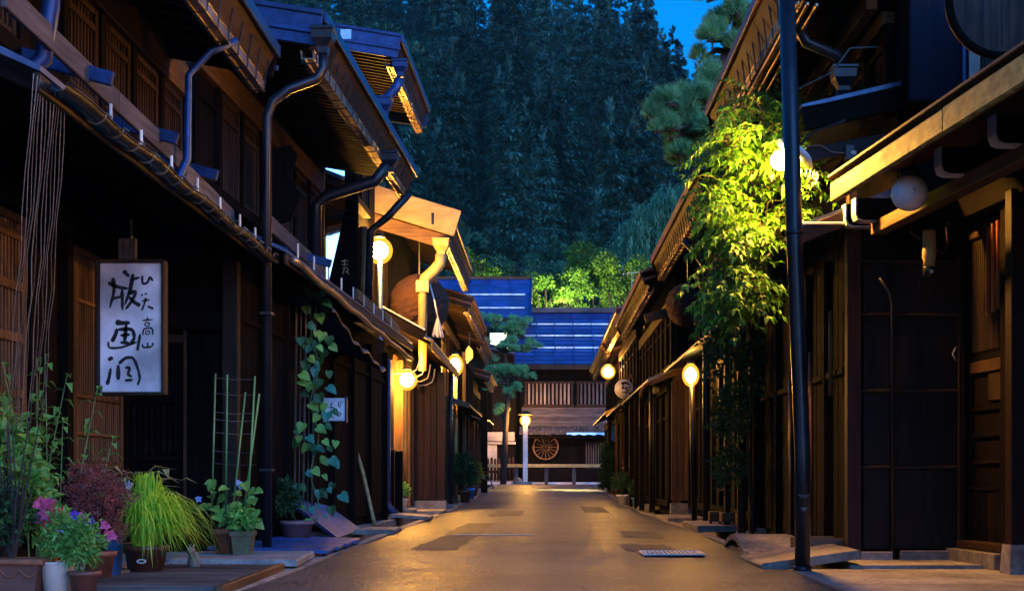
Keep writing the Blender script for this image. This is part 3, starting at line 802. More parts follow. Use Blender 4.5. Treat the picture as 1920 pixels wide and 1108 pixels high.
# sagging sheet of metal below the pent eave
sh = MB(); n = 26; vs = []
for i in range(n):
    t = i / (n - 1); u = 2.1 + 3.9 * t; w = 0.025 * math.sin(i * 1.3) + 0.02 * math.sin(i * 0.5)
    z = 2.52 - 0.36 * t - 0.06 * math.sin(math.pi * t)
    for v, dz in ((0.45, 0.26), (0.98, 0.03 + w), (0.985, w), (0.45, 0.235)):
        vs.append(B.P(u, v, z + dz))
sh.add(vs, [(i * 4 + k, i * 4 + (k + 1) % 4, i * 4 + 4 + (k + 1) % 4, i * 4 + 4 + k) for i in range(n - 1) for k in range(4)])
obj('metal_sheet', sh, 'roof_sheet', B.e)
sd = MB().tube([v for v in vs[2::4]], 0.012, 6); obj('sheet_edge', sd, 'gutter_metal', B.e, True)
# downpipes with their heads
hopper(B, (-0.08, 1.30, 4.86), 0.2, 'dark_metal')
B.pipe([(-0.08, 1.30, 4.68), (-0.08, 1.30, 4.52), (-0.10, 1.24, 4.42), (-0.15, 1.0, 4.32), (-0.18, 0.85, 4.2), (-0.2, 0.80, 4.05), (-0.2, 0.80, 0.0)], 0.046, 'dark_metal')
for z in (2.22, 0.78):
    B.box('pipe_clip', -0.26, -0.14, 0.74, 0.86, z, z + 0.03, 'black_plastic')
hopper(B, (4.35, 1.28, 4.72), 0.22, 'dark_metal')
B.pipe([(4.35, 1.26, 4.6), (4.35, 1.1, 4.4), (4.35, 0.5, 4.22), (4.35, 0.36, 4.1), (4.35, 0.36, 3.0)], 0.075, 'dark_metal')
B.pipe([(6.5, 1.25, 4.68), (6.5, 0.95, 4.35), (6.5, 0.70, 4.15), (6.5, 0.67, 3.1)], 0.055, 'dark_metal')
# carved board hung on the upper wall
cb = MB().prism([(4.3, 0.55), (4.2, 0.62), (3.95, 0.55), (3.75, 0.66), (3.5, 0.56), (3.45, 0.42), (3.6, 0.30), (4.25, 0.3)], 1, -0.02, 0.04)
obj('carved_board', cb, 'dark_wood_z', B.e, loc=(0, 2.0, 0))

# ---- left, tall third house rising behind the second
C = House('tall_house', 'tall house rising behind the second left house, topmost blue edged eave', -3.15, 20.6, -1.0, 1)
C.box('wall', 0.0, 5.4, -3.0, -0.05, 2.8, 7.2, 'dark_wood_z')
C.box('lower_wall', 0.02, 5.4, -3.0, 0.30, 0.0, 2.78, 'dark_wood_z')
C.eave(0.0, 4.0, 0.0, 1.02, 7.12, 0.17, 0.36, 0.17, depth=3.2, hooks=0.3, bh=0.32, barge='blue_metal')
hopper(C, (-0.02, 1.06, 6.72), 0.2, 'blue_metal')
C.pipe([(-0.02, 1.06, 6.5), (-0.02, 1.0, 6.35), (-0.02, 0.85, 6.2), (-0.02, 0.82, 6.0), (-0.02, 0.82, 5.4)], 0.07, 'blue_metal')
hopper(C, (-0.04, 0.82, 6.18), 0.24, 'blue_metal')
C.facade(0.3, 3.9, 0.0, 5.3, 6.3, 0.9, 0.6)
C.box('roof_panel', -0.085, -0.062, 0.20, 0.36, 7.05, 7.20, 'steel_bar')
# tall pane turned to the camera, between two posts
wf = C.box('window', -0.10, -0.03, -0.02, 0.04, 3.5, 5.35, 'dark_wood_z')
C.box('window_post', -0.12, -0.02, 0.30, 0.46, 3.5, 5.6, 'dark_wood_z')
pn = MB().box(-0.17, 0.17, -0.008, 0.008, -0.92, 0.92, 0.002)
link('pane', pn.mesh('pane'), 'window_glass', C.e, loc=(0.16, -0.09, 4.42), rot=(rad(-1.0), 0, rad(21)))
C.box('window_rail', -0.11, -0.02, -0.02, 0.46, 3.42, 3.5, 'dark_wood_x')
ch = MB()
for k in range(2):
    zz = 4.58 - k * 0.11
    for i in range(12):
        ch.tube([C.P(-0.2, -0.02 + 0.042 * i + 0.024 * math.cos(t), zz - 0.003 * i + 0.010 * math.sin(t)) for t in [j * math.pi / 3 for j in range(7)]], 0.004, 4)
obj('chain', ch, 'black_plastic', C.e)
# slanting wing board with a small gilt character
wb = MB().prism([(3.3, -0.02), (4.85, 0.40), (4.3, 0.47), (3.2, 0.47)], 1, -0.16, -0.12)
wbo = obj('wing_board', wb, 'dark_wood_z', C.e)
def ink_strokes(strokes, to3, nrm, mat, name, parent, th=0.0022):
    mb = MB()
    for st in strokes:
        pts, w0, w1 = st
        # smooth the polyline
        P = [Vector((p[0], p[1])) for p in pts]
        Q = []
        for a, b in zip(P[:-1], P[1:]):
            for k in range(4): Q.append(a.lerp(b, k / 4))
        Q.append(P[-1])
        for _ in range(2):
            Q = [Q[0]] + [(Q[i - 1] + Q[i] * 2 + Q[i + 1]) / 4 for i in range(1, len(Q) - 1)] + [Q[-1]]
        n = len(Q); vs = []
        for i, q in enumerate(Q):
            d = (Q[min(i + 1, n - 1)] - Q[max(i - 1, 0)])
            if d.length < 1e-6: d = Vector((1, 0))
            d.normalize(); x = Vector((-d.y, d.x))
            t = i / (n - 1); w = (w0 + (w1 - w0) * t) * (0.86 + 0.28 * noise.noise(Vector((q.x * .3, q.y * .3, 1)))) / 2
            if i in (0, n - 1): w *= 0.55
            vs += [to3(q + x * w), to3(q - x * w)]
        mb.add(vs, [(2 * i, 2 * i + 1, 2 * i + 3, 2 * i + 2) for i in range(n - 1)])
    return obj(name, mb, mat, parent)
ink_strokes([([(640, 490), (654, 489)], 3, 2), ([(647, 486), (646, 500)], 3, 2), ([(641, 497), (653, 496)], 2, 2), ([(642, 503), (653, 502), (652, 512)], 2, 2), ([(646, 503), (643, 515)], 2, 2), ([(648, 508), (656, 515)], 3, 1)],
            lambda q: C.P(-0.164, *C.loc(pt(q.x, q.y, 20.44))[1:]), None, 'gold_print', 'lettering', wbo)
C.tube('corner_post', [(0.0, 0.53, 3.0), (0.0, 0.53, 4.35)], 0.055, 'light_wood_z')
for i in range(3):
    C.box('wall_board', 0.3, 0.33, 0.0 + i * 0.15, 0.147 + i * 0.15, 3.0, 4.4, 'brown_wood_z')
# picket screen beside the blue pipe
sc_t = thing('board_fence', 'short dark board fence with pale top rail beside the blue pipe', 'fence', (0, 0, 0))
for i in range(5):
    x = -2.86 + i * 0.068
    obj('board', MB().box(x, x + 0.064, 24.55, 24.58, 0.02, 1.22 - i * 0.018), 'dark_wood_z', sc_t)
obj('top_rail', MB().bar((-2.88, 24.55, 1.25), (-2.5, 24.55, 1.15), 0.06, 0.03), 'light_wood_x', sc_t)
obj('post', MB().box(-2.52, -2.45, 24.52, 24.6, 0.0, 1.16), 'dark_wood_z', sc_t)
C.pipe([(3.3, 0.43, 2.7), (3.3, 0.43, 0.35), (3.28, 0.46, 0.2), (3.22, 0.6, 0.1)], 0.075, 'blue_metal')

# ---- left, fourth house with the lamp-lit gable board
D = House('wooden_house', 'left house with the lamp lit pale gable board and yellow downpipe', -3.0, 27.0, 0.0, 1)
D.box('wall', 0.0, 7.4, -3.0, -0.05, 0.0, 6.0, 'dark_wood_z')
D.eave(0.0, 7.4, 0.0, 1.2, 5.72, 0.30, 0.42, 0.26, depth=0.9, hooks=0.28, bh=0.02, gmat='gutter_metal')
D.bar('gable_board', (-0.07, 1.36, 5.52), (-0.07, -0.80, 6.17), 0.06, 0.50, 'pale_board')
D.bar('gable_board', (-0.02, 1.10, 5.18), (-0.02, -0.62, 5.70), 0.05, 0.26, 'light_wood_x')
D.box('bolt', -0.11, -0.10, 0.86, 0.91, 5.50, 5.72, 'dark_metal')
for i in range(4):
    D.box('wall_board', -0.06, -0.03, -0.62 + i * 0.165, -0.46 + i * 0.165, 3.2, 4.95 - i * 0.03, 'dark_wood_z')
hopper(D, (-0.15, 1.05, 5.18), 0.3, 'yellow_paint')
D.pipe([(-0.15, 1.05, 4.92), (-0.15, 1.03, 4.76), (-0.15, 0.92, 4.62), (-0.15, 0.74, 4.46), (-0.15, 0.70, 4.34), (-0.15, 0.70, 2.72)], [0.11, 0.11, 0.11, 0.11, 0.09, 0.075], 'yellow_paint')
D.box('pipe_collar', -0.26, -0.04, 0.58, 0.82, 4.2, 4.42, 'yellow_paint')
# cedar ball hung under the eave
sb = thing('cedar_ball', 'big brown cedar ball with white tassel behind the yellow downpipe', 'cedar ball', (-2.43, 27.6, 4.06))
def cedar(parent, r):
    mb = MB(); n, m = 40, 28; vs = []
    for i in range(m + 1):
        for k in range(n):
            t, q = math.pi * i / m, 2 * math.pi * k / n
            d = Vector((math.sin(t) * math.cos(q), math.sin(t) * math.sin(q), -math.cos(t)))
            vs.append(d * r * (1 + 0.05 * noise.noise(d * 14) + 0.03 * RND.uniform(-1, 1)))
    mb.add(vs, [(i * n + k, i * n + (k + 1) % n, (i + 1) * n + (k + 1) % n, (i + 1) * n + k) for i in range(m) for k in range(n)])
    obj('ball', mb, 'cedar_ball', parent)
cedar(sb, 0.58)
obj('cord', MB().tube([(0.24, -0.5, 0.35), (0.34, -0.56, 0.0), (0.40, -0.54, -0.30)], 0.016, 6), 'tassel', sb, True)
obj('hanger', MB().tube([(0, 0, 0.5), (0, 0, 1.25)], 0.02, 6), 'black_plastic', sb)
tm = MB()
for i in range(60):
    t = RND.uniform(0, 6.28); q = RND.uniform(0.3, 1) ** .5
    tm.tube([(0.40, -0.54, -0.28), (0.40 + 0.05 * q * math.cos(t), -0.54 + 0.05 * q * math.sin(t), -0.42), (0.40 + 0.125 * q * math.cos(t), -0.54 + 0.12 * q * math.sin(t), -0.66 + RND.uniform(-.03, .03))], 0.007, 3, False)
obj('tassel', tm, 'tassel', sb)
# its pent roof: verge board facing the camera, curved arms, lower posts
D.bar('verge_board', (-0.72, -0.05, 3.78), (-0.72, 0.78, 3.32), 0.06, 0.2, 'dark_wood_x')
D.bar('verge_cap', (-0.73, -0.06, 3.90), (-0.73, 0.80, 3.43), 0.10, 0.03, 'plaster')
D.slab('pent_roof', -0.7, 7.2, [(0.92, 3.24), (0.92, 3.28), (-0.03, 3.80), (-0.03, 3.72)], 'roof_sheet')
D.box('fascia_board', -0.7, 3.4, 0.9, 0.94, 3.06, 3.23, 'light_wood_y')
D.box('fascia_board', 3.42, 7.2, 0.9, 0.94, 3.06, 3.23, 'light_wood_y')
rb = MB().bar(D.P(0, -0.05, 3.70), D.P(0, 0.89, 3.19), 0.05, 0.06)
D.rep('rafter', rb, 'brown_wood_x', [-0.5 + i * 0.45 for i in range(17)])
arm = MB().tube([D.P(0, 0.0, 2.62), D.P(0, 0.5, 2.66), D.P(0, 0.62, 2.72), D.P(0, 0.66, 2.84), D.P(0, 0.68, 3.0)], 0.014, 5)
D.rep('bracket', arm, 'pale_metal', [-0.5, 0.7, 1.9, 3.1])
plank_run(D, [(0.0, 0.14, 3.0), (2.2, 0.42, 2.55)], 0.1, 0.05, 'light_wood_y', 'snow_board')
for u, w, m in ((0.15, 0.1, 'light_wood_z'), (0.9, 0.07, 'brown_wood_z'), (1.5, 0.2, 'light_wood_z'), (2.4, 0.12, 'brown_wood_z')):
    D.box('post', u, u + w, -0.04, 0.30, 0.1, 2.95, m)
lw = D.box('window', 0.32, 0.84, 0.14, 0.16, 1.2, 2.75, 'lit_panel')
for i in range(3):
    D.box('sash_bar', 0.3, 0.88, 0.165, 0.20, 1.45 + i * 0.45, 1.52 + i * 0.45, 'red_wood_y', parent=lw)
# wing wall facing the camera, reddish end post, stone foot
for i in range(5):
    D.box('wall_board', 3.5, 3.54, 0.0 + i * 0.138, 0.136 + i * 0.138, 0.22, 2.9, 'red_wood_z')
D.box('wing_post', 3.42, 3.6, 0.70, 0.87, 0.05, 2.95, 'red_wood_z')
D.box('foot_stone', 3.38, 3.66, -0.05, 0.9, 0.0, 0.2, 'concrete')
# ---- right, nearest house, set back and turned a little
R1 = House('wooden_house', 'nearest right house with the broad yellow lit eave board and door', 3.54, 12.1, 6.0, -1)
R1.box('wall', -8.0, -1.02, -3.0, -0.02, 0.0, 4.6, 'dark_wood_z')
R1.box('wall', -1.02, 0.0, -3.0, -0.16, 0.0, 4.6, 'dark_wood_z')
# door in the recess
dw = R1.box('door', -0.94, -0.06, -0.15, -0.11, 0.14, 2.75, 'dark_wood_z')
R1.box('door_post', -0.055, 0.02, -0.16, 0.02, 0.1, 2.9, 'brown_wood_z')
R1.box('door_post', -1.06, -0.945, -0.16, 0.05, 0.3, 3.4, 'dark_wood_z')
sl = MB().box(-0.012, 0.012, -0.009, 0.009, 1.78, 2.72)
R1.rep('slat', sl, 'brown_wood_z', [-0.90 + i * 0.042 for i in range(20)], parent=dw, vs=[-0.095] * 20)
os_ = MB().box(-0.017, 0.017, -0.012, 0.012, 0.0, 0.72)
for i, u in enumerate([-0.5, -0.595, -0.69, -0.785, -0.875]):
    link('hanging_slat', os_.mesh('hanging_slat'), 'orange_wood', R1.e, loc=(0.05, u, 2.06 + 0.012 * i))
R1.box('rail', -0.94, -0.06, -0.108, -0.06, 2.74, 2.82, 'brown_wood_y', parent=dw)
R1.box('rail', -0.94, -0.06, -0.108, -0.07, 1.60, 1.70, 'brown_wood_y', parent=dw)
R1.box('panel', -0.93, -0.40, -0.108, -0.09, 1.36, 1.59, 'brown_wood_z', parent=dw)
for z in (1.28, 1.06, 0.84, 0.62):
    R1.box('rail', -0.94, -0.06, -0.108, -0.085, z, z + 0.03, 'dark_wood_y', parent=dw)
for i in range(6):
    R1.box('door_board', -0.93 + i * 0.145, -0.79 + i * 0.145, -0.108, -0.10 + RND.uniform(0, .008), 0.2, 0.62, 'dark_wood_z', parent=dw)
R1.tube('door_pull', [(-0.02, 0.03, 1.72), (-0.02, 0.06, 1.78), (-0.02, 0.03, 1.84)], 0.008, 'pale_metal')
R1.box('step_stone', -1.0, -0.02, -0.12, 0.12, 0.0, 0.13, 'stone')
R1.box('threshold', -0.95, -0.05, -0.10, 0.04, 0.132, 0.2, 'brown_wood_y')
pst = R1.box('post', -1.45, -1.33, 0.06, 0.18, 0.18, 2.9, 'red_wood_z')
bs = MB().lathe([(0.10, 0.0), (0.085, 0.18)], 4, M=Matrix.Translation(R1.P(-1.39, 0.12, 0.0)) @ Matrix.Rotation(rad(45), 4, 'Z') @ Matrix.Scale(1.25, 4))
obj('post_stone', bs, 'stone', R1.e)
# pent roof: broad board along the eave, soffit, beam, projecting arms with pale ends
R1.slab('pent_roof', -8.0, -0.62, [(1.28, 3.08), (1.28, 3.11), (-0.3, 3.66), (-0.3, 3.58)], 'roof_sheet')
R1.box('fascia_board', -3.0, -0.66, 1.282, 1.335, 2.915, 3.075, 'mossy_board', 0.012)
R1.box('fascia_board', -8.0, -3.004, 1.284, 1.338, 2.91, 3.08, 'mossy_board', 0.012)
R1.box('eave_cap', -8.0, -0.64, 1.25, 1.35, 3.112, 3.14, 'light_wood_y')
for i in range(5):
    v0 = 0.12 + i * 0.225
    R1.slab('soffit_board', -8.0, -0.66, [(v0, 3.03 + (1.28 - v0) * 0.33), (v0 + 0.22, 3.03 + (1.06 - v0) * 0.33), (v0 + 0.22, 3.05 + (1.06 - v0) * 0.33), (v0, 3.05 + (1.28 - v0) * 0.33)], 'brown_wood_y')
R1.box('beam', -8.0, -0.2, 0.72, 0.84, 2.745, 2.85, 'light_wood_y')
R1.box('beam', -8.0, 0.1, 0.0, 0.14, 2.86, 3.1, 'dark_wood_y')
for u in (-0.02, -0.28, -2.1, -3.0, -4.0):
    prof = [(-0.1, 3.03), (1.0, 3.03), (1.0, 2.90), (0.985, 2.865), (0.95, 2.85), (-0.1, 2.85)]
    R1.slab('bracket_arm', u - 0.05, u + 0.05, prof, 'dark_wood_x')
    ed = [(1.003, 3.03), (1.017, 3.03), (1.017, 2.895), (0.998, 2.85), (0.955, 2.835), (0.70, 2.835), (0.70, 2.848), (0.95, 2.848), (0.985, 2.863), (1.003, 2.90)]
    R1.slab('arm_edge', u - 0.052, u + 0.052, ed, 'white_paint')
# upper floor
R1.lattice(-1.7, -0.3, 0.0, 3.72, 4.6, 0.06, 0.022, mat='grey_wood_z')
R1.box('post', -0.28, -0.12, 0.0, 0.16, 3.7, 4.9, 'dark_wood_z')
R1.box('beam', -3.5, 0.0, 0.0, 0.13, 3.55, 3.7, 'dark_wood_y')
# round wooden signboard hung high on the near right
ds = thing('round_sign', 'big round dark wooden disc hung high beside the yellow eave', 'sign', (3.04, 9.5, 3.90), rad(8))
M90 = Matrix.Rotation(rad(90), 4, 'X')
obj('disc', MB().lathe([(0.0001, -0.03), (0.33, -0.03), (0.33, 0.03), (0.0001, 0.03)], 48, M=M90), 'disc_wood', ds)
obj('rim', MB().tube([(0.335 * math.cos(t), 0, 0.335 * math.sin(t)) for t in [i * math.pi / 24 for i in range(49)]], 0.035, 8, False), 'dark_wood_y', ds, True)
for q in (-0.11, 0.02, 0.15):
    obj('joint', MB().box(q - 0.004, q + 0.004, -0.036, -0.031, -0.29, 0.29, 0.001), 'ink', ds)
obj('hanger', MB().tube([(0, 0, 0.33), (0, 0, 0.95)], 0.012, 6), 'black_plastic', ds)

# globe lamp (unlit), security camera, conduits
gl = thing('globe_lamp', 'unlit round white globe lamp hanging under the yellow eave', 'lamp', pt(1705, 362, 10.3))
obj('globe', MB().sphere(0.132, n=32, m=20), 'white_globe', gl, True)
obj('cap', MB().lathe([(0.07, 0.118), (0.075, 0.16), (0.045, 0.185), (0.02, 0.19)], 16), 'black_plastic', gl, True)
obj('wire', MB().tube([(0, 0, 0.18), (0.03, 0, 0.24), (0.10, 0.02, 0.27)], 0.006, 5), 'black_plastic', gl)
obj('tip', MB().sphere(0.012, (0.0, -0.135, 0.0), 8, 5), 'pale_metal', gl, True)
cm = thing('security_camera', 'pale cylindrical security camera fixed below the near right eave', 'camera', pt(1742, 470, 11.3), rad(5))
obj('body', MB().lathe([(0.045, 0.16), (0.052, 0.15), (0.052, 0.03), (0.055, 0.028), (0.055, -0.06), (0.046, -0.075), (0.046, -0.13)], 20), 'yellow_paint', cm, True)
obj('hood', MB().lathe([(0.048, -0.13), (0.05, -0.135), (0.05, -0.21), (0.03, -0.215)], 20), 'black_plastic', cm, True)
obj('lens', MB().tube([(0.0, -0.052, -0.175), (0.0, -0.058, -0.175)], 0.016, 12), 'steel_bar', cm)
obj('bracket', MB().bar((0.0, 0.05, 0.05), (0.10, 0.35, 0.12), 0.03, 0.03), 'black_plastic', cm)
obj('wire', MB().tube([(0.0, 0.05, 0.16), (-0.05, 0.06, 0.1), (-0.12, 0.1, 0.16), (-0.10, 0.1, 0.26)], 0.006, 5).tube([(0.06, 0.0, 0.0), (0.12, 0.02, -0.02), (0.17, 0.04, 0.06), (0.16, 0.05, 0.2)], 0.006, 5), 'brown_plastic', cm)

# ---- right, second house: big dark side wall towards the camera
R2 = House('wooden_house', 'second right house with dark panelled side wall and golden gutter grid', 2.60, 12.1, 0.0, -1)
R2.box('wall', 0.0, 4.9, -3.0, -0.05, 0.0, 2.95, 'dark_wood_z')
R2.box('upper_wall', 0.0, 4.9, -3.0, -0.42, 2.95, 5.4, 'dark_wood_z')
R2.box('corner_post', -0.06, 0.06, -0.10, 0.02, 0.0, 2.9, 'red_wood_z')
for k in range(2):                                                     # side wall panels between rails
    a, b = ((-0.12, -0.35), (-0.36, -0.95))[k]
    for z0, z1 in ((0.12, 0.80), (0.83, 1.45), (1.48, 2.10), (2.13, 2.55)):
        R2.box('panel', -0.028, -0.004, a, b, z0, z1, 'panel_wood')
for z in (0.80, 1.45, 2.10, 2.55):
    R2.box('rail', -0.05, -0.003, -0.10, -0.95, z, z + 0.03, 'brown_wood_x')
R2.box('head_beam', -0.06, -0.003, -0.10, -1.2, 2.6, 2.78, 'dark_wood_x')
R2.box('plinth', -0.09, -0.055, -0.03, -0.36, 0.0, 0.10, 'concrete'); R2.box('plinth', -0.09, -0.055, -0.42, -0.90, 0.0, 0.11, 'concrete')
R2.tube('conduit', [(-0.07, -0.25, 2.42), (-0.07, -0.33, 2.3), (-0.07, -0.355, 2.2), (-0.07, -0.36, 0.05)], 0.016, 'dark_metal')
R2.box('wall_edge', -0.08, -0.002, -0.955, -1.0, 0.0, 2.75, 'dark_wood_z')
# street side
pm = MB().box(-0.04, 0.06, -0.05, 0.05, 0.05, 2.7)
R2.rep('post', pm, 'dark_wood_z', [0.9, 1.8, 2.7, 3.6, 4.8])
for i in range(24):
    R2.box('wall_board', 0.1 + i * 0.197, 0.292 + i * 0.197, -0.045, -0.02 + RND.uniform(0, .01), 0.12, 2.7, 'dark_wood_z')
R2.box('rail', 0.1, 4.8, 0.0, 0.03, 1.62, 1.68, 'dark_wood_y')
R2.tube('conduit', [(1.2, 0.10, 1.9), (1.2, 0.10, 0.05)], 0.018, 'brown_plastic')
R2.tube('conduit', [(2.2, 0.12, 1.7), (2.2, 0.12, 0.05)], 0.015, 'gutter_metal')
R2.tube('conduit', [(0.45, 0.06, 2.2), (0.45, 0.06, 1.45)], 0.02, 'light_wood_z')
# lower verge and pent roof
R2.bar('verge_board', (-0.10, 0.45, 2.76), (-0.10, -0.05, 2.96), 0.05, 0.13, 'red_wood_x')
R2.slab('pent_roof', -0.12, 4.9, [(0.47, 2.82), (0.47, 2.85), (-0.42, 3.20), (-0.42, 3.13)], 'roof_sheet')
R2.box('verge_cap', -0.14, -0.10, 0.49, -0.02, 2.86, 2.885, 'plaster')
rb = MB().bar(R2.P(0, -0.1, 3.00), R2.P(0, 0.44, 2.78), 0.045, 0.06)
R2.rep('rafter', rb, 'brown_wood_x', [0.1 + i * 0.4 for i in range(12)])
R2.bar('verge_beam', (-0.14, 0.42, 3.74), (-0.14, -0.98, 4.06), 0.07, 0.19, 'dark_wood_x')
R2.bar('verge_beam', (-0.06, 0.36, 3.46), (-0.06, -0.98, 3.72), 0.06, 0.12, 'red_wood_x')
R2.box('post', -0.1, 0.0, 0.02, -0.06, 2.9, 3.5, 'brown_wood_z')
R2.slab('pent_roof', -0.12, 2.6, [(0.42, 3.86), (0.42, 3.88), (-0.42, 4.08), (-0.42, 4.0)], 'roof_sheet')
# upper floor
R2.facade(0.1, 4.8, -0.4, 3.95, 4.62, 0.8, 0.9, head='light_wood_y', slatmat='brown_wood_z', hh=0.12)
R2.bar('ceiling_beam', (0.0, -0.2, 4.80), (4.8, -0.2, 4.80), 0.10, 0.16, 'light_wood_y')
R2.eave(-0.6, 4.75, -0.4, 0.60, 5.10, 0.20, 0.36, 0.3, depth=3.0, hooks=0.34, bh=0.3, board='red_wood_y', edge='brown_plastic')
gb = MB()
for k in range(3):
    gb.box(R2.o * (0.50 - 0.075 * k), R2.o * (0.53 - 0.075 * k), -0.5, 4.7, 4.60 - 0.01 * k, 4.63 - 0.01 * k)
obj('snow_rail', gb, 'gutter_metal', R2.e)
R2.box('wing_board', -0.56, -0.50, -0.38, -0.80, 3.80, 5.0, 'navy_board')
R2.box('wing_edge', -0.57, -0.49, -0.805, -0.84, 3.80, 5.0, 'blue_metal')
R2.box('notice', -0.58, -0.55, -0.86, -0.95, 3.95, 4.45, 'plaster')
R2.tube('wire', [(-0.3, 0.5, 3.95), (-0.3, 0.2, 4.1), (-0.3, 0.05, 4.3), (-0.2, -0.2, 4.34)], 0.008, 'grey_wood_x')
hopper(R2, (0.3, -0.02, 4.28), 0.2, 'dark_metal')
R2.pipe([(0.2, 0.42, 4.7), (0.2, 0.32, 4.5), (0.28, 0.05, 4.42), (0.3, -0.02, 4.35)], 0.05, 'dark_metal')
R2.pipe([(0.3, -0.02, 4.1), (0.3, -0.02, 3.9)], 0.07, 'dark_metal')
# wing wall at the far end and slim posts of the covered passage
R2.box('wing_wall', 4.80, 4.9, 0.02, -0.32, 0.05, 2.75, 'dark_wood_z')
R2.box('foot_stone', 4.74, 4.92, 0.05, -0.34, 0.0, 0.12, 'concrete')
R2.box('passage_beam', 4.85, 7.9, 0.02, 0.12, 1.72, 1.80, 'brown_wood_y')

# ---- the big steel pole, its lamp behind it
pole = thing('steel_pole', 'tall dark steel pole standing at the right edge of the road', 'pole', (2.02, 11.07, 0.0))
obj('shaft', MB().tube([(0, 0, 0.0), (0.0, 0, 0.9), (-0.06, 0, 2.5), (-0.135, 0, 4.9)], [0.060, 0.062, 0.064, 0.064], 20), 'dark_metal', pole, True)
obj('collar', MB().lathe([(0.068, 0.0), (0.072, 0.012), (0.072, 0.03), (0.066, 0.04)], 20, (0, 0, 0.0)), 'dark_metal', pole, True)
for z, w in ((0.60, 0.052), (0.50, 0.03)):
    obj('sticker', MB().prism([(z, -w), (z + 0.035, -w), (z + 0.035, w), (z, w * 0.6)][:0] or [(z, -w), (z, w), (z - 0.03, w * .4), (z - 0.03, -w * .4)], 1, -0.0655, -0.062), 'grey_wood_z', pole)
obj('clamp', MB().lathe([(0.066, 0.0), (0.071, 0.004), (0.071, 0.03), (0.066, 0.034)], 20, (-0.063, 0, 2.62)), 'dark_metal', pole, True)

def globe_lamp(label, pos, r, mat, cat='lamp', pole_to=None, arm=None, prad=0.035, pmat='dark_metal', group='lit street lamps along the lane', sq=1.0, cap=True):
    e = thing('street_lamp', label, cat, pos, 0, group)
    obj('bulb', MB().sphere(r * .84, n=20, m=12, sq=sq), mat, e, True)
    obj('globe', MB().sphere(r * 1.28, n=24, m=14, sq=sq), 'opal_halo', e, True)  # oversized glass, its own orange emission painting the halo round the bulb
    if cap:
        obj('cap', MB().lathe([(0.001, r * sq * 1.58), (r * 0.35, r * sq * 1.56), (r * 0.55, r * sq * 1.36), (r * 0.6, r * sq * 1.22), (r * 0.4, r * sq * 1.22)], 16), 'black_plastic', e, True)
    if pole_to is not None:
        z0, dx = pole_to
        obj('pole', MB().tube([(dx, 0.02, z0 - pos[2]), (dx * 0.3, 0.02, -r * 1.0)], prad, 10), pmat, e, True)
    if arm is not None:
        obj('arm', MB().tube([Vector(a) for a in arm], 0.016, 8), 'dark_metal', e, True)
    return e
# lamp right behind the pole, with its tilted white reflector
pR = Vector((2.06, 11.95, 3.38))
ln = thing('street_lamp', 'bright lamp with tilted white reflector among vine leaves behind the steel pole', 'lamp', pR, 0, 'lit street lamps along the lane')
obj('globe', MB().sphere(0.085, (-0.06, 0, 0.02), n=20, m=12), 'lamp_near', ln, True)
Mt = Matrix.Translation((0.05, 0.0, 0.07)) @ Matrix.Rotation(rad(38), 4, 'Y')
obj('reflector', MB().lathe([(0.20, 0.0), (0.15, 0.045), (0.05, 0.075), (0.048, 0.072), (0.148, 0.04), (0.196, -0.004)], 28, M=Mt), 'white_paint', ln, True)
obj('arm', MB().tube([(0.08, 0, 0.14), (0.2, -0.05, 0.24), (0.42, -0.3, 0.28)], 0.014, 8), 'dark_metal', ln, True)
gc = MB()
for i in range(12):
    t = i * math.pi / 11 - 0.4
    gc.tube([(0.12 + 0.14 * math.cos(t), 0.02, -0.10 + 0.05 * math.sin(t)), (0.12 + 0.12 * math.cos(t), 0.02, -0.16 + 0.05 * math.sin(t))], 0.004, 4)
obj('lamp_guard', gc, 'gutter_metal', ln)
bx = thing('junction_box', 'small dark junction box on a wire under the right upper eave', 'junction box', pt(1593, 288, 12.0))
obj('box', MB().box(-0.04, 0.04, -0.03, 0.03, -0.06, 0.07), 'black_plastic', bx)
obj('label_plate', MB().box(0.005, 0.05, -0.036, -0.031, -0.015, 0.015, 0.002), 'plaster', bx)
obj('wire', MB().tube([(-0.03, 0, 0), (-0.15, 0, 0.01), (-0.25, 0, 0.07), (-0.42, 0, 0.05)], 0.007, 5), 'brown_plastic', bx)

globe_lamp('brightest left lamp on tall blue pipe in front of the lit gable', pt(711, 470, 25.4), 0.19, 'lamp_star', pole_to=(0.0, 0.04), prad=0.045, pmat='blue_metal')
globe_lamp('round glowing lamp low before the red brown wing wall', pt(763, 712, 26.6), 0.155, 'lamp_globe', arm=[(0, 0, 0.1), (-0.05, 0.1, 0.3), (-0.1, 0.3, 0.5)])
globe_lamp('left lamp on yellow lit post beyond the red brown wing wall', pt(853, 685, 36.0), 0.17, 'lamp_globe', pole_to=(0.03, 0.02), prad=0.05, pmat='yellow_paint', sq=1.3)
globe_lamp('right lamp on dark post before the golden lit wall', pt(1295, 703, 21.2), 0.10, 'lamp_wall', pole_to=(0.0, 0.06), prad=0.045, sq=1.35)
globe_lamp('star bright right lamp in front of the blue roof edge', pt(1140, 697, 42.0), 0.17, 'lamp_far', arm=[(0, 0, 0.15), (0.2, 0.1, 0.5), (0.7, 0.3, 0.6)])
globe_lamp('small spot lamp under a far right eave', pt(1213, 613, 33.0), 0.06, 'lamp_globe', arm=[(0, 0, 0.05), (-0.2, 0.0, -0.2), (-0.45, 0, -0.55)], cap=False)
el = pt(985, 788, 60.6)
e4 = globe_lamp('square lantern lamp on pale post at the end of the lane', el, 0.19, 'lamp_far', cap=False)
obj('post', MB().box(-0.10, 0.10, -0.06, 0.06, 0.42 - el.z, -0.22), 'pale_metal', e4)
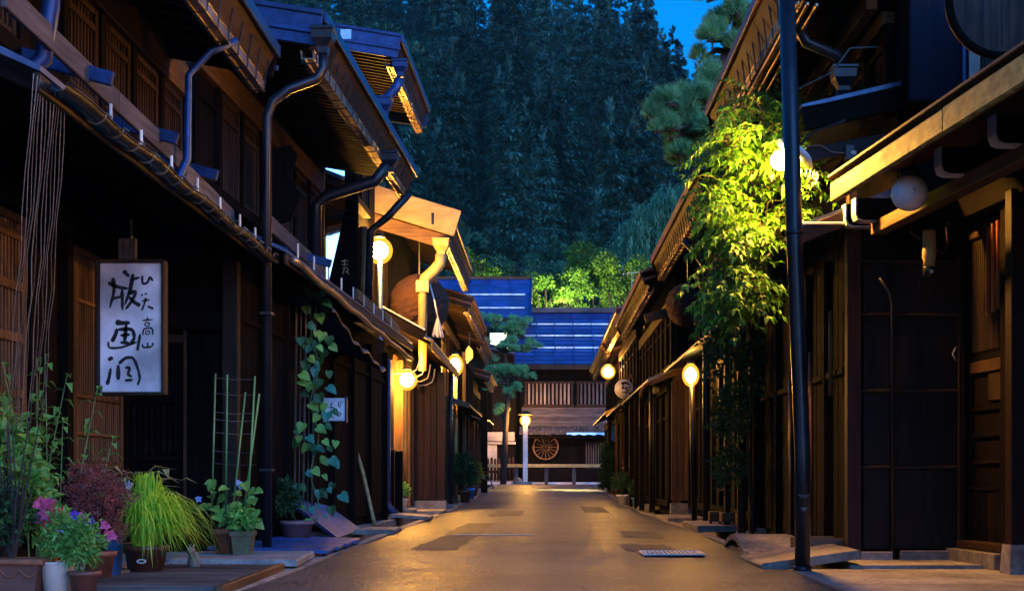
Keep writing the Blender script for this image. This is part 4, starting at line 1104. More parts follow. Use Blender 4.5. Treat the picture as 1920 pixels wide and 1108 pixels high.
obj('roof', MB().lathe([(0.42, 0.24), (0.40, 0.28), (0.12, 0.40), (0.001, 0.42)], 4, M=Matrix.Rotation(rad(45), 4, 'Z')), 'brown_wood_x', e4)
obj('foot_stone', MB().box(-0.3, 0.3, -0.2, 0.2, 0.345 - el.z, 0.46 - el.z), 'stone', e4)

# ---- right, third house
R3 = House('wooden_house', 'third right house whose roof end shows ranked beams and shadowed ivy', 2.62, 17.05, 0.0, -1)
R3.box('wall', 0.0, 8.0, -3.0, -0.05, 0.0, 4.6, 'dark_wood_z')
R3.eave(0.6, 7.9, -0.1, 0.66, 4.55, 0.32, 0.30, 0.26, depth=2.5, hooks=0.3, bh=0.3, board='red_wood_y', edge='brown_plastic')
for k in range(5):
    R3.bar('beam_end', (0.45, 0.1 - 0.13 * k, 4.42 + 0.02 * k), (0.45, 0.35 - 0.13 * k, 4.16 + 0.02 * k), 0.05, 0.06, 'light_wood_x')
R3.facade(0.2, 7.9, 0.0, 0.3, 2.3, 0.9, 0.12, head='dark_wood_y', slatmat='dark_wood_z')
R3.facade(0.2, 7.9, -0.05, 2.9, 3.8, 1.2, 0.5, head='brown_wood_y', slatmat='dark_wood_z')
R3.slab('pent_roof', 0.3, 8.0, [(0.5, 2.55), (0.5, 2.59), (-0.05, 2.82), (-0.05, 2.75)], 'roof_sheet')
pmx = MB().box(-0.035, 0.035, -0.035, 0.035, 0.0, 3.1)
R3.rep('post', pmx, 'red_wood_z', [0.35, 1.5], vs=[0.18, 0.22])
R3.pipe([(3.2, 0.62, 4.1), (3.2, 0.45, 3.95), (3.2, 0.3, 3.7), (3.2, 0.3, 3.55)], 0.06)
hopper(R3, (3.2, 0.3, 3.55), 0.24)
R3.pipe([(3.2, 0.3, 3.4), (3.2, 0.3, 0.0)], 0.055)
R3.box('light_board', 4.2, 4.26, 0.36, -0.02, 3.0, 3.2, 'light_wood_x')
R3.slab('canopy', 3.9, 4.5, [(0.16, 3.42), (0.2, 3.22), (-0.1, 3.12), (-0.1, 3.3)], 'light_wood_x')
for i in range(3):
    R3.box('wall_board', 7.93, 7.97, 0.05 + i * 0.11, 0.155 + i * 0.11, 0.3, 2.4, 'light_wood_z')
cb2 = thing('cedar_ball', 'cedar ball half behind a downpipe on the right, lit from below', 'cedar ball', pt(1290, 572, 22.0))
cedar(cb2, 0.34)
obj('hanger', MB().tube([(0, 0, 0.3), (0, 0, 0.7)], 0.015, 6), 'black_plastic', cb2)

# ---- right, fourth house with the golden lit end wall
R4 = House('wooden_house', 'right house with golden lamp lit end wall and curved small awning', 2.28, 25.1, 0.0, -1)
R4.box('wall', 0.0, 8.6, -3.0, -0.05, 0.0, 4.4, 'dark_wood_z')
R4.box('post', -0.10, 0.02, 0.0, -0.14, 0.25, 2.75, 'light_wood_z')
for i in range(3):
    R4.box('wall_board', -0.06, -0.02, -0.145 - i * 0.1, -0.24 - i * 0.1, 0.3, 2.7, 'light_wood_z')
R4.box('rail', -0.075, -0.062, -0.145, -0.45, 1.55, 1.62, 'brown_wood_x'); R4.box('rail', -0.075, -0.062, -0.145, -0.45, 1.0, 1.05, 'brown_wood_x')
R4.box('base_stone', -0.14, 0.0, 0.05, -0.45, 0.02, 0.25, 'stone')
R4.bar('awning_board', (-0.15, 0.42, 2.36), (-0.15, -0.35, 2.68), 0.06, 0.09, 'light_wood_x')
R4.tube('awning_tip', [(-0.15, 0.42, 2.36), (-0.15, 0.52, 2.30), (-0.15, 0.57, 2.2), (-0.15, 0.57, 2.12)], 0.03, 'light_wood_x')
R4.slab('pent_roof', -0.15, 8.6, [(0.45, 2.40), (0.45, 2.44), (-0.05, 2.64), (-0.05, 2.58)], 'roof_sheet')
R4.facade(0.1, 8.4, 0.0, 0.3, 2.25, 1.3, 0.15, head='dark_wood_y', slatmat='dark_wood_z')
R4.facade(0.1, 8.4, -0.05, 2.75, 3.7, 1.1, 0.5, slatmat='dark_wood_z')
R4.eave(0.0, 8.6, -0.1, 0.5, 4.35, 0.3, 0.28, 0.3, depth=2.5, hooks=0.35, board='red_wood_y', edge='brown_plastic')
R4.bar('verge_board', (-0.1, 0.5, 3.5), (-0.1, -0.9, 3.9), 0.05, 0.16, 'light_wood_x')
pq = MB().tube([R4.P(0, 0, 0.05), R4.P(0, 0, 2.6)], 0.035, 8)
R4.rep('downpipe', pq, 'dark_metal', [1.4, 2.3, 3.9, 5.2, 7.0], vs=[0.28, 0.16, 0.3, 0.2, 0.3], smooth=True)
pq = MB().box(-0.05, 0.05, -0.05, 0.05, 0.05, 2.55)
R4.rep('post', pq, 'dark_wood_z', [3.0, 4.6, 6.2, 8.3], vs=[0.34, 0.34, 0.34, 0.34])
# paired small globes (unlit) and the round sign
for k, dx in enumerate((-0.07, 0.07)):
    tw = thing('globe_lamp', ('first', 'second')[k] + ' small unlit globe of the pair by the right wall', 'lamp', pt(1226 + k * 10, 731, 27.0), 0, 'pair of small unlit globes')
    tw['label'] = ('pale small unlit globe nearer the lane on the right wall' if k == 0 else 'brownish small unlit globe nearer the wall on the right')
    obj('globe', MB().sphere(0.075, n=16, m=10), 'white_globe' if k == 0 else 'plaster', tw, True)
    obj('stem', MB().tube([(0, 0, 0.07), (0, 0.05, 0.14), (0.25, 0.1, 0.16)], 0.01, 6), 'black_plastic', tw)
rs = thing('round_sign', 'white round shop sign with brown brushed mark on the far right', 'sign', pt(1170, 729, 36.0), rad(-18))
obj('disc', MB().lathe([(0.0001, -0.04), (0.23, -0.04), (0.245, -0.02), (0.245, 0.02), (0.0001, 0.04)], 32, M=M90), 'white_paint', rs, True)
ink_strokes([([(-0.06, 0.13), (0.06, 0.16), (0.16, 0.10)], .09, .05), ([(0.0, 0.1), (-0.05, 0.0), (0.04, 0.02)], .04, .03), ([(0.08, 0.06), (0.06, -0.02), (0.15, -0.03)], .05, .03), ([(0.13, 0.05), (0.19, 0.02)], .05, .04), ([(-0.04, -0.07), (0.05, -0.10), (0.12, -0.06)], .03, .05), ([(0.14, -0.12), (0.18, -0.1)], .05, .04)],
            lambda q: Vector((q.x, -0.044, q.y)), None, 'red_wood_z', 'mark', rs)
obj('hanger', MB().tube([(0.1, 0, 0.2), (0.2, 0, 0.35), (0.5, 0.1, 0.35)], 0.02, 6).tube([(0.2, 0, 0.35), (0.27, 0, 0.05)], 0.015, 6), 'light_wood_z', rs)

# ---- far right and far left houses
def far_house(name, label, x, y, L, o, eave_z, ve, pent=True, low=2.4):
    h = House(name, label, x, y, 0.0, o)
    g = gz(y + L / 2)
    h.box('wall', 0.0, L, -3.0, -0.05, g - 0.1, eave_z - 0.1, 'dark_wood_z')
    h.facade(0.1, L - 0.1, 0.0, g + 0.3, g + low - 0.2, RND.uniform(.9, 1.4), 0.2, head='dark_wood_y', slatmat='dark_wood_z')
    h.facade(0.1, L - 0.1, -0.05, g + low + 0.4, eave_z - 0.65, RND.uniform(.9, 1.4), 0.5, slatmat='dark_wood_z')
    h.eave(0.0, L, -0.1, ve, eave_z, 0.3, 0.28, 0.35, depth=2.2, hooks=0.4, bh=0.28, board='light_wood_y', edge='brown_plastic', barge='brown_wood_x')
    h.slab('pent_roof', -0.1, L, [(ve - 0.05, g + low), (ve - 0.05, g + low + 0.04), (-0.05, g + low + 0.3), (-0.05, g + low + 0.24)], 'roof_sheet')
    h.bar('verge_board', (-0.13, ve - 0.02, g + low - 0.03), (-0.13, -0.3, g + low + 0.26), 0.05, 0.12, 'light_wood_x')
    pmf = MB().box(-0.06, 0.06, -0.06, 0.06, 0, low)
    h.rep('post', pmf, 'brown_wood_z', [0.0, L * 0.5], vs=[0.15, 0.15], zs=[g, g])
    return h
R5 = far_house('wooden_house', 'fifth right house just past the small spot lamp', 2.25, 34.0, 8.0, -1, 4.75, 0.45)
R6 = far_house('wooden_house', 'last right house with tiled gable overlapping the blue roof', 2.35, 42.4, 11.0, -1, 4.7, 0.55)
L5 = far_house('wooden_house', 'left house behind the lamp on the yellow post', -2.55, 34.7, 7.6, 1, 5.1, 0.75)
L6 = far_house('wooden_house', 'left house with slim dark post, second before the pine', -2.45, 42.6, 6.2, 1, 4.9, 0.6)
L7 = far_house('wooden_house', 'last left house beside the layered pine', -2.5, 49.2, 5.6, 1, 4.3, 0.6)
# hanging leaf shaped sign, lattice flower box, leaning rod, dark street posts on the left
lf = thing('leaf_sign', 'yellow lit leaf shaped board hung beside the left far lamp', 'sign', pt(880, 665, 37.6))
obj('board', MB().prism([(0.24, -0.02), (0.12, 0.09), (-0.08, 0.10), (-0.24, -0.06), (-0.12, -0.10), (0.1, -0.10)], 1, -0.015, 0.015), 'yellow_paint', lf)
obj('hanger', MB().tube([(0, 0, 0.22), (0, 0, 0.6)], 0.012, 5), 'dark_metal', lf)
bk = thing('wall_box', 'slatted wooden box hung on the wall under the left far lamp', 'box', pt(838, 770, 34.0))
for i, (a, b) in enumerate((((-0.22, 0, 0.16), (0.24, 0, -0.02)), ((-0.22, 0, 0.26), (0.24, 0, 0.10)), ((-0.22, 0, -0.06), (0.24, 0, -0.18)))):
    obj('board', MB().bar(a, b, 0.16, 0.03), 'light_wood_x', bk)
for i in range(5):
    obj('slat', MB().bar((-0.2 + i * 0.1, -0.06, 0.2 - i * 0.04), (-0.14 + i * 0.1, -0.06, -0.08 - i * 0.025), 0.012, 0.012), 'light_wood_z', bk)
for k, (px, y, top, m, lab) in enumerate(((845, 33.0, 690, 'dark_metal', 'slim dark post left of the yellow lamp post'), (908, 44.0, 735, 'dark_wood_z', 'thick dark timber post near the picket fence'), (870, 39.0, 660, 'light_wood_z', 'yellow lit thin post right of the left far lamp'),
                                        (1305, 20.2, 640, 'dark_metal', 'black round post carrying the golden wall lamp'), (1388, 17.2, 630, 'red_wood_z', 'thin reddish post under the hanging ivy'), (1412, 17.6, 680, 'brown_wood_z', 'brown jointed post beside the dark wing wall'))):
    g = gz(y); x = (px - VPX) * y / FPX; zt = CAMH + (VPY - top) * y / FPX
    if k == 3: continue
    p_ = thing('post', lab, 'post', (x, y, g))
    rr = {0: .05, 1: .10, 2: .045, 4: .036, 5: .05}[k]
    if 'wood' in m: obj('shaft', MB().box(-rr, rr, -rr, rr, 0, zt - g), m, p_)
    else: obj('shaft', MB().tube([(0, 0, 0), (0, 0, zt - g)], rr, 10), m, p_, True)
    obj('foot', MB().box(-rr * 1.5, rr * 1.5, -rr * 1.5, rr * 1.5, -0.02, 0.05), 'concrete', p_)
rd_ = thing('leaning_rod', 'thin pale rod leaning across the picket fence at the lane end', 'rod', (0, 0, 0))
obj('shaft', MB().bar(pt(911, 878, 50.0), pt(926, 917, 50.0), 0.04, 0.04), 'grey_wood_z', rd_)
nc = thing('narrow_cabinet', 'narrow dark cabinet with pale peaked top in shadow left of the steel pole', 'cabinet', ((1486 - VPX) * 16.2 / FPX, 16.2, 0.03))
obj('body', MB().box(-0.06, 0.06, -0.05, 0.05, 0.0, 0.86), 'dark_metal', nc)
obj('top', MB().lathe([(0.09, 0.865), (0.085, 0.88), (0.001, 1.0)], 4, M=Matrix.Rotation(rad(45), 4, 'Z')), 'light_wood_x', nc)
bn = thing('banner', 'small blue cloth banner hanging before the far right houses', 'banner', pt(1155, 812, 46.0))
obj('cloth', MB().prism([(0.25, -0.14), (0.28, 0.12), (-0.22, 0.08), (-0.30, -0.02), (-0.2, -0.16)], 1, -0.01, 0.01), 'cloth_blue', bn)
obj('rod', MB().tube([(-0.2, 0, 0.28), (0.4, 0, 0.3)], 0.015, 5), 'dark_metal', bn)
ob = thing('lantern_box', 'tiny orange lit box sign above the far right climbing plant', 'sign', pt(1153, 849, 45.0))
obj('box', MB().box(-0.085, 0.085, -0.05, 0.05, -0.09, 0.09), 'yellow_paint', ob)
ink_strokes([([(0, 0.05), (-0.01, -0.05)], .02, .015), ([(-0.04, 0.01), (0.04, 0.02)], .015, .015)], lambda q: Vector((q.x, -0.053, q.y)), None, 'red_wood_z', 'lettering', ob)
obj('bracket', MB().tube([(0, 0, 0.09), (0.3, 0, 0.12)], 0.012, 5), 'dark_metal', ob)

# ---- the house closing the lane
E = House('end_house', 'wide house closing the lane with blue seamed roof and wheel', -1.1, 63.6, 0.0, 1, group='houses across the end of the lane')
EW, ZE, G = 8.6, 5.62, 0.36
Ee = E.e
def ebox(name, x0, x1, y0, y1, z0, z1, mat, parent=None, c=0.006):
    return obj(name, MB().box(x0, x1, y0, y1, z0, z1, c), mat, parent or Ee)
ebox('wall', 0.0, EW, 0.0, 5.0, 0.3, 5.5, 'dark_wood_z')
# roof rising away from the lane
yr, zr_ = 5.2, 8.62
rf = obj('roof', MB().prism([(ZE, -1.0), (ZE + 0.06, -1.0), (zr_ + 0.06, yr), (ZE - 0.2, yr + 6), (ZE - 0.3, yr + 6), (zr_ - 0.06, yr)][:0] or [(-1.0, ZE - 0.05), (-1.0, ZE), (yr, zr_), (yr, zr_ - 0.12)], 0, -0.2, EW), 'dark_metal', Ee)
nx, ny = 10, 14
for i in range(nx):
    for j in range(ny):
        x0, x1 = -0.2 + i * (EW + 0.2) / nx, -0.2 + (i + 1) * (EW + 0.2) / nx
        t0, t1 = j / ny, (j + 1) / ny
        a = Vector((x0 + 0.02, -1.0 + t0 * (yr + 1.0), ZE + 0.015 + t0 * (zr_ - ZE) + 0.03))
        b = Vector((x0 + 0.02, -1.0 + t1 * (yr + 1.0), ZE + 0.015 + t1 * (zr_ - ZE)))
        w = Vector((x1 - x0 - 0.04, 0, 0)); n_ = Vector((0, -(zr_ - ZE), yr + 1)).normalized() * 0.02
        vs = [a, a + w, b + w, b, a - n_, a + w - n_, b + w - n_, b - n_]
        obj('roof_panel', MB().add(vs, [(0, 1, 2, 3), (4, 7, 6, 5), (0, 4, 5, 1), (1, 5, 6, 2), (2, 6, 7, 3), (3, 7, 4, 0)]), 'blue_roof', Ee)
for i in range(nx + 1):
    x = -0.2 + i * (EW + 0.2) / nx
    obj('roof_seam', MB().bar((x, -1.0, ZE + 0.05), (x, yr, zr_ + 0.04), 0.045, 0.06), 'dark_roof', Ee)
for zz in (653, 625, 597):
    zt = CAMH + (VPY - zz) * (63.6 + 1.2) / FPX
    t = (zt - 0.1 - ZE) / (zr_ - ZE); y = -1.0 + t * (yr + 1.0)
    bar = ebox('snow_guard', -0.1, EW - 0.1, y - 0.012, y + 0.012, ZE + t * (zr_ - ZE) + 0.05, ZE + t * (zr_ - ZE) + 0.125, 'steel_bar')
    for i in range(11):
        obj('guard_bracket', MB().box(-0.13 + i * 0.86, -0.09 + i * 0.86, y - 0.02, y + 0.14, ZE + t * (zr_ - ZE) + 0.01, ZE + t * (zr_ - ZE) + 0.135), 'dark_metal', Ee)
ebox('ridge_cap', -0.3, EW + 0.1, yr - 0.25, yr + 0.3, zr_ - 0.02, zr_ + 0.22, 'grey_wood_x')
ebox('eave_board', -0.2, EW, -1.04, -0.98, ZE - 0.22, ZE - 0.02, 'brown_wood_x')
rbe = MB().bar((0, -0.98, ZE - 0.12), (0, 0.0, ZE + 0.30), 0.07, 0.1)
me = rbe.mesh('rafter')
for i in range(22): link('rafter', me, 'dark_wood_y', Ee, loc=(-0.1 + i * 0.41, 0, 0))
# upper wall with slatted windows
def ewin(x0, x1, z0, z1, pitch, mat):
    f = MB()
    for a in (x0, x1): f.box(a - 0.05, a + 0.05, -0.10, 0.0, z0, z1)
    for z in (z0, z1): f.box(x0 - 0.1, x1 + 0.1, -0.12, 0.0, z - 0.05, z + 0.05)
    fr = obj('lattice_window', f, 'brown_wood_z', Ee)
    n = int((x1 - x0 - 0.12) / pitch)
    sm = MB().box(-0.045, 0.045, -0.09, -0.05, z0 + 0.052, z1 - 0.052).mesh('slat')
    for i in range(n): link('slat', sm, mat, fr, loc=(x0 + 0.06 + (i + 0.5) * (x1 - x0 - 0.12) / n, 0, 0))
    obj('shutter', MB().box(x0 + .05, x1 - .05, -0.03, -0.004, z0 + .05, z1 - .05), 'dark_wood_z', fr)
ewin(0.28, 2.36, 3.86, 4.9, 0.17, 'pale_slat')
ewin(2.62, 4.0, 3.86, 4.9, 0.16, 'grey_wood_z')
for i in range(6):
    ebox('wall_board', 0.1, 4.6, -0.03 - 0.004 * (i % 2), -0.004, 2.92 + i * 0.145, 3.06 + i * 0.145, 'grey_wood_x')
# lower pent roof of weathered shingles
for i in range(30):
    for j in range(4):
        x = 0.0 + i * 0.16 + RND.uniform(-.01, .01); y = -0.12 - j * 0.2; z = 2.86 - j * 0.09
        if i * 0.16 > 4.6: continue
        obj('shingle', MB().bar((x + 0.08, y + 0.02, z + 0.04), (x + 0.08, y - 0.24, z - 0.05), 0.15, 0.02), 'grey_wood_y', Ee)
ebox('pent_edge', 0.0, 4.7, -0.98, -0.9, 2.36, 2.46, 'dark_wood_x')
tin = MB(); 
for i in range(40):
    x0 = 2.1 + i * 0.07
    tin.add([(x0, -1.02, 2.52 + 0.02 * math.sin(i)), (x0 + 0.07, -1.02, 2.52 + 0.02 * math.sin(i + 1)), (x0 + 0.07, -1.0, 2.62), (x0, -1.0, 2.62)], [(0, 1, 2, 3)])
obj('tin_flashing', tin, 'steel_bar', Ee)
# ground floor: boards, lattice door, low rail wall
for i in range(14):
    ebox('wall_board', 0.05 + i * 0.2, 0.245 + i * 0.2, -0.04, -0.004, 0.5, 2.4, 'dark_wood_z')
ldo = ebox('lattice_door', 2.9, 4.5, -0.04, -0.004, 0.5, 2.4, 'dark_wood_z')
sm = MB().box(-0.025, 0.025, -0.075, -0.042, 0.95, 2.2).mesh('slat')
for i in range(14): link('slat', sm, 'grey_wood_z', ldo, loc=(3.0 + i * 0.107, 0, 0))
ebox('base_beam', 0.0, 4.6, -0.1, -0.002, 0.3, 0.48, 'dark_wood_x')
wh = thing('cart_wheel', 'pale old wooden cart wheel leaning on the wall at the lane end', 'wheel', pt(1023, 838, 63.42))
obj('rim', MB().tube([(0.55 * math.cos(t), 0, 0.55 * math.sin(t)) for t in [i * math.pi / 24 for i in range(49)]], 0.042, 8, False), 'light_wood_x', wh, True)
obj('hub', MB().lathe([(0.09, -0.09), (0.12, -0.04), (0.12, 0.04), (0.09, 0.09)], 16, M=M90), 'brown_wood_y', wh, True)
for i in range(16):
    t = 2 * math.pi * i / 16
    obj('spoke', MB().bar((0.09 * math.cos(t), 0, 0.09 * math.sin(t)), (0.53 * math.cos(t), 0, 0.53 * math.sin(t)), 0.035, 0.04, up=(0, 1, 0)), 'light_wood_z', wh)
gr = thing('light_trail_rail', 'pale rail standing in for a light trail over square posts at the lane end', 'light trail and posts', (0, 61.2, 0.345))
obj('rail', MB().bar((-2.55, 0, 0.80), (2.55, 0, 0.80), 0.09, 0.14), 'yellow_paint', gr)  # yellow bar standing in for the light streak of a passing car
for x in (-1.2, 0.1, 1.3, 2.6):
    obj('post', MB().box(x - 0.08, x + 0.08, 0.06, 0.2, 0, 0.72), 'grey_wood_z', gr)
lowf = thing('plank_barrier', 'low dark plank barrier behind the pale light trail rail', 'fence', (0, 62.6, 0.34))
for i in range(3):
    obj('plank', MB().box(-0.9, 3.2, 0, 0.03, 0.06 + i * 0.22, 0.26 + i * 0.22), 'dark_wood_x', lowf)
# blue roofed building to the left of it
E2 = thing('end_house', 'tall left building at the lane end, smaller blue roof, lit window', 'house', (-5.2, 65.5, 0.34), 0, 'houses across the end of the lane')
obj('wall', MB().box(0, 4.3, 0.0, 4.5, 0, 7.0), 'brown_wood_z', E2)
z0, z1 = 7.2, 10.05
obj('roof', MB().prism([(-0.9, z0 - 0.08), (-0.9, z0 - 0.02), (4.2, z1 - 0.02), (4.2, z1 - 0.14)], 0, -0.3, 4.55), 'dark_metal', E2)
for i in range(5):
    for j in range(3):
        x0, x1 = -0.3 + i * 0.97, -0.3 + (i + 1) * 0.97
        a = Vector((x0 + 0.02, -0.9 + j * 1.7, z0 + j * 0.95 + 0.03)); b = Vector((x0 + 0.02, -0.9 + (j + 1) * 1.7, z0 + (j + 1) * 0.95)); w = Vector((0.93, 0, 0)); n_ = Vector((0, -.02, .03))
        vs = [a, a + w, b + w, b, a - n_, a + w - n_, b + w - n_, b - n_]
        obj('roof_panel', MB().add(vs, [(0, 1, 2, 3), (4, 7, 6, 5), (0, 4, 5, 1), (1, 5, 6, 2), (2, 6, 7, 3), (3, 7, 4, 0)]), 'blue_roof', E2)
for i in range(6):
    obj('roof_seam', MB().bar((-0.3 + i * 0.97, -0.9, z0 + 0.04), (-0.3 + i * 0.97, 4.2, z1 + 0.04), 0.05, 0.08), 'blue_roof', E2)
obj('roof_edge', MB().bar((4.58, -0.95, z0), (4.58, 4.2, z1), 0.1, 0.16), 'blue_metal', E2)
obj('ridge_cap', MB().box(-0.4, 4.6, 4.05, 4.4, z1 - 0.05, z1 + 0.1), 'light_wood_x', E2)
for zz in (548, 580):
    zt = CAMH + (VPY - zz) * 67.0 / FPX - 0.34
    t = (zt - 0.1 - z0) / (z1 - z0)
    obj('snow_guard', MB().box(-0.2, 4.3, -0.9 + t * 5.1 - 0.012, -0.9 + t * 5.1 + 0.012, z0 + t * 2.85 + 0.05, z0 + t * 2.85 + 0.13), 'steel_bar', E2)
for (xa, xb, zz0, zz1, m) in ((2.72, 3.55, 6.25, 6.95, 'lit_paper'), (1.0, 1.5, 6.3, 7.0, 'lit_orange')):
    wn_ = obj('window', MB().box(xa - 0.05, xb + 0.05, -0.06, -0.004, zz0 - 0.05, zz1 + 0.05), 'dark_wood_z', E2)
    obj('pane', MB().box(xa, xb, -0.075, -0.062, zz0, zz1), m, wn_)
    obj('sash_bar', MB().box(xa, xb, -0.095, -0.078, (zz0 + zz1) / 2 - .03, (zz0 + zz1) / 2 + .03), 'brown_wood_x', wn_)
L8 = thing('end_house', 'low roofed gate house below the tall left building at the lane end', 'house', (-4.6, 64.2, 0.34), 0, 'houses across the end of the lane')
obj('wall', MB().box(0, 2.2, 0, 1.2, 0, 5.0), 'dark_wood_z', L8)
obj('roof', MB().prism([(-2.6, 7.15), (3.3, 5.75), (3.3, 5.65), (-2.6, 7.0)][:0] or [(7.0, -2.0), (7.12, -2.0), (5.95, 3.3), (5.82, 3.3)], 1, -0.5, 1.2), 'roof_sheet', L8)
for i in range(5):
    obj('roof_seam', MB().bar((-2.0, -0.5 + i * 0.42, 7.15), (3.3, -0.5 + i * 0.42, 5.98), 0.05, 0.06), 'blue_metal', L8)
# gate wall, picket fence
gt = thing('gate_wall', 'pale lamp lit gate wall with little roof left of the lane end', 'wall', (-2.5, 62.6, 0.34))
obj('panel', MB().box(0, 0.42, 0.0, 0.2, 0, 1.75), 'plaster', gt)
obj('coping', MB().box(-0.1, 1.25, -0.08, 0.3, 1.76, 1.86), 'plaster', gt)
obj('coping', MB().box(-0.05, 1.2, -0.05, 0.28, 1.9, 2.3), 'plaster', gt)
obj('dark_panel', MB().box(0.43, 1.2, 0.05, 0.18, 0, 1.75), 'dark_wood_z', gt)
pk = thing('picket_fence', 'low picket fence of round posts before the pale gate wall', 'fence', (-2.6, 61.9, 0.34))
for i in range(9):
    obj('picket', MB().lathe([(0.06, 0), (0.06, 1.05 + 0.03 * (i % 3)), (0.03, 1.12 + 0.03 * (i % 3)), (0.001, 1.13 + 0.03 * (i % 3))], 8, (i * 0.155, 0, 0)), 'brown_wood_z', pk, True)
obj('rail', MB().box(-0.05, 1.35, 0.06, 0.10, 0.5, 0.6), 'dark_wood_x', pk)
obj('foot_beam', MB().box(-0.05, 1.4, -0.1, 0.1, 0.0, 0.16), 'concrete', pk)
st_ = thing('stone', 'rounded stone at the foot of the picket fence', 'stone', (-1.15, 61.6, 0.34))
obj('boulder', MB().sphere(0.2, (0, 0, 0.13), 14, 9, 0.9), 'stone', st_, True)
an = thing('antenna', 'thin pale television antenna on the ridge of the end house', 'antenna', (4.25, 68.6, 9.1))
obj('mast', MB().tube([(0, 0, -0.2), (0, 0, 1.5)], 0.022, 6), 'pale_metal', an)
obj('boom', MB().tube([(-0.45, 0, 1.35), (0.5, 0, 1.48)], 0.016, 6), 'pale_metal', an)
for i in range(5):
    obj('element', MB().tube([(-0.4 + i * 0.2, -0.25, 1.36 + i * 0.028), (-0.4 + i * 0.2, 0.25, 1.36 + i * 0.028)], 0.010, 5), 'pale_metal', an)
# ------------------------------------------------------------------ brush lettered signboard
sg = thing('signboard', 'hanging white signboard with big black brush characters', 'sign', (-3.21, 11.0, 0.0))
SY = 11.0
a_, b_ = pt(187, 493, SY), pt(304, 735, SY)
X0, X1, Z1, Z0 = a_.x + 3.21, b_.x + 3.21, a_.z, b_.z
obj('board', MB().box(X0, X1, 0.0, 0.05, Z0, Z1), 'sign_paper', sg)
for (p_, q_) in (((X0 - .014, 0.02, Z0 - .02), (X0 - .014, 0.02, Z1 + .02)), ((X1 + .014, 0.02, Z0 - .02), (X1 + .014, 0.02, Z1 + .02))):
    obj('frame_bar', MB().bar(p_, q_, 0.026, 0.11, up=(0, 1, 0)), 'brown_wood_z', sg)
for z in (Z0 - .014, Z1 + .014):
    obj('frame_bar', MB().bar((X0, 0.02, z), (X1, 0.02, z), 0.11, 0.026), 'brown_wood_x', sg)
S_ = lambda *p: [tuple(q) for q in p]
STROKES = [
 (S_((212, 521), (215, 545), (206, 578)), 8, 4), (S_((203, 530), (222, 539), (240, 541)), 7, 5), (S_((232, 507), (237, 514), (243, 518)), 8, 5), (S_((229, 543), (230, 582)), 7, 4), (S_((212, 560), (228, 556)), 5, 5),
 (S_((250, 514), (246, 535), (243, 548), (234, 572)), 8, 4), (S_((240, 550), (256, 545), (250, 561), (236, 580)), 7, 4), (S_((242, 557), (252, 567), (263, 573)), 5, 8), (S_((247, 525), (262, 520)), 5, 4),
 (S_((217, 604), (230, 606), (244, 605)), 9, 6), (S_((220, 616), (217, 628), (210, 641)), 6, 7), (S_((222, 618), (249, 616), (253, 634), (245, 645)), 6, 6), (S_((237, 608), (234, 641)), 7, 6), (S_((226, 629), (244, 627)), 5, 5), (S_((226, 642), (243, 643)), 5, 6),
 (S_((203, 640), (204, 653), (228, 652), (257, 641)), 3.5, 4.5), (S_((263, 626), (260, 645), (258, 657)), 5, 5), 
 (S_((203, 675), (212, 670)), 7, 6), (S_((208, 690), (205, 708), (201, 721)), 5, 7), (S_((222, 684), (222, 712)), 8, 8), (S_((223, 682), (236, 670), (251, 670), (260, 694), (263, 710), (258, 722)), 6, 4), (S_((235, 689), (245, 689), (239, 702), (248, 706)), 5, 5), (S_((234, 713), (249, 712)), 5, 5),
 (S_((267, 517), (267, 533), (277, 531), (281, 518), (287, 527)), 4, 4),
 (S_((265, 554), (268, 552)), 4, 3), (S_((272, 552), (276, 550)), 4, 3), (S_((274, 558), (271, 570), (266, 583)), 4, 3), (S_((266, 565), (281, 562)), 3, 3), (S_((277, 574), (288, 579)), 4, 4),
 (S_((267, 601), (287, 599)), 2.6, 2.6), (S_((277, 595), (277, 601)), 3, 3), (S_((272, 605), (281, 605), (280, 611), (272, 611), (272, 605)), 2, 2), (S_((268, 629), (269, 616), (286, 614), (287, 628)), 2.8, 2.8), (S_((273, 621), (281, 620), (280, 626), (273, 627), (273, 621)), 2, 2),
 (S_((277, 642), (277, 651)), 3, 3), (S_((267, 645), (268, 652), (286, 650), (287, 642)), 3, 3)]
def to_sign(q):
    w = pt(q.x, q.y, SY)
    return Vector((w.x + 3.21, -0.004, w.z))
STROKES = [(a, b * 1.3, c * 1.25) for a, b, c in STROKES]
ink_strokes(STROKES, to_sign, None, 'ink', 'lettering', sg)
hg = pt(238, 468, SY)
hb_ = obj('bracket', MB().box(hg.x + 3.21 - 0.07, hg.x + 3.21 + 0.07, 0.0, 0.04, hg.z - 0.08, hg.z + 0.09), 'grey_wood_z', sg)
ink_strokes([([(232, 455), (230, 480)], 3, 2), ([(243, 452), (244, 480)], 3, 3), ([(226, 468), (247, 464)], 3, 2), ([(236, 460), (238, 478)], 2, 2)], lambda q: to_sign(q) , None, 'ink', 'mark', hb_)
obj('hanger', MB().tube([(0, 0.02, Z1), (0, 0.02, Z1 + 0.34)], 0.012, 6), 'black_plastic', sg)
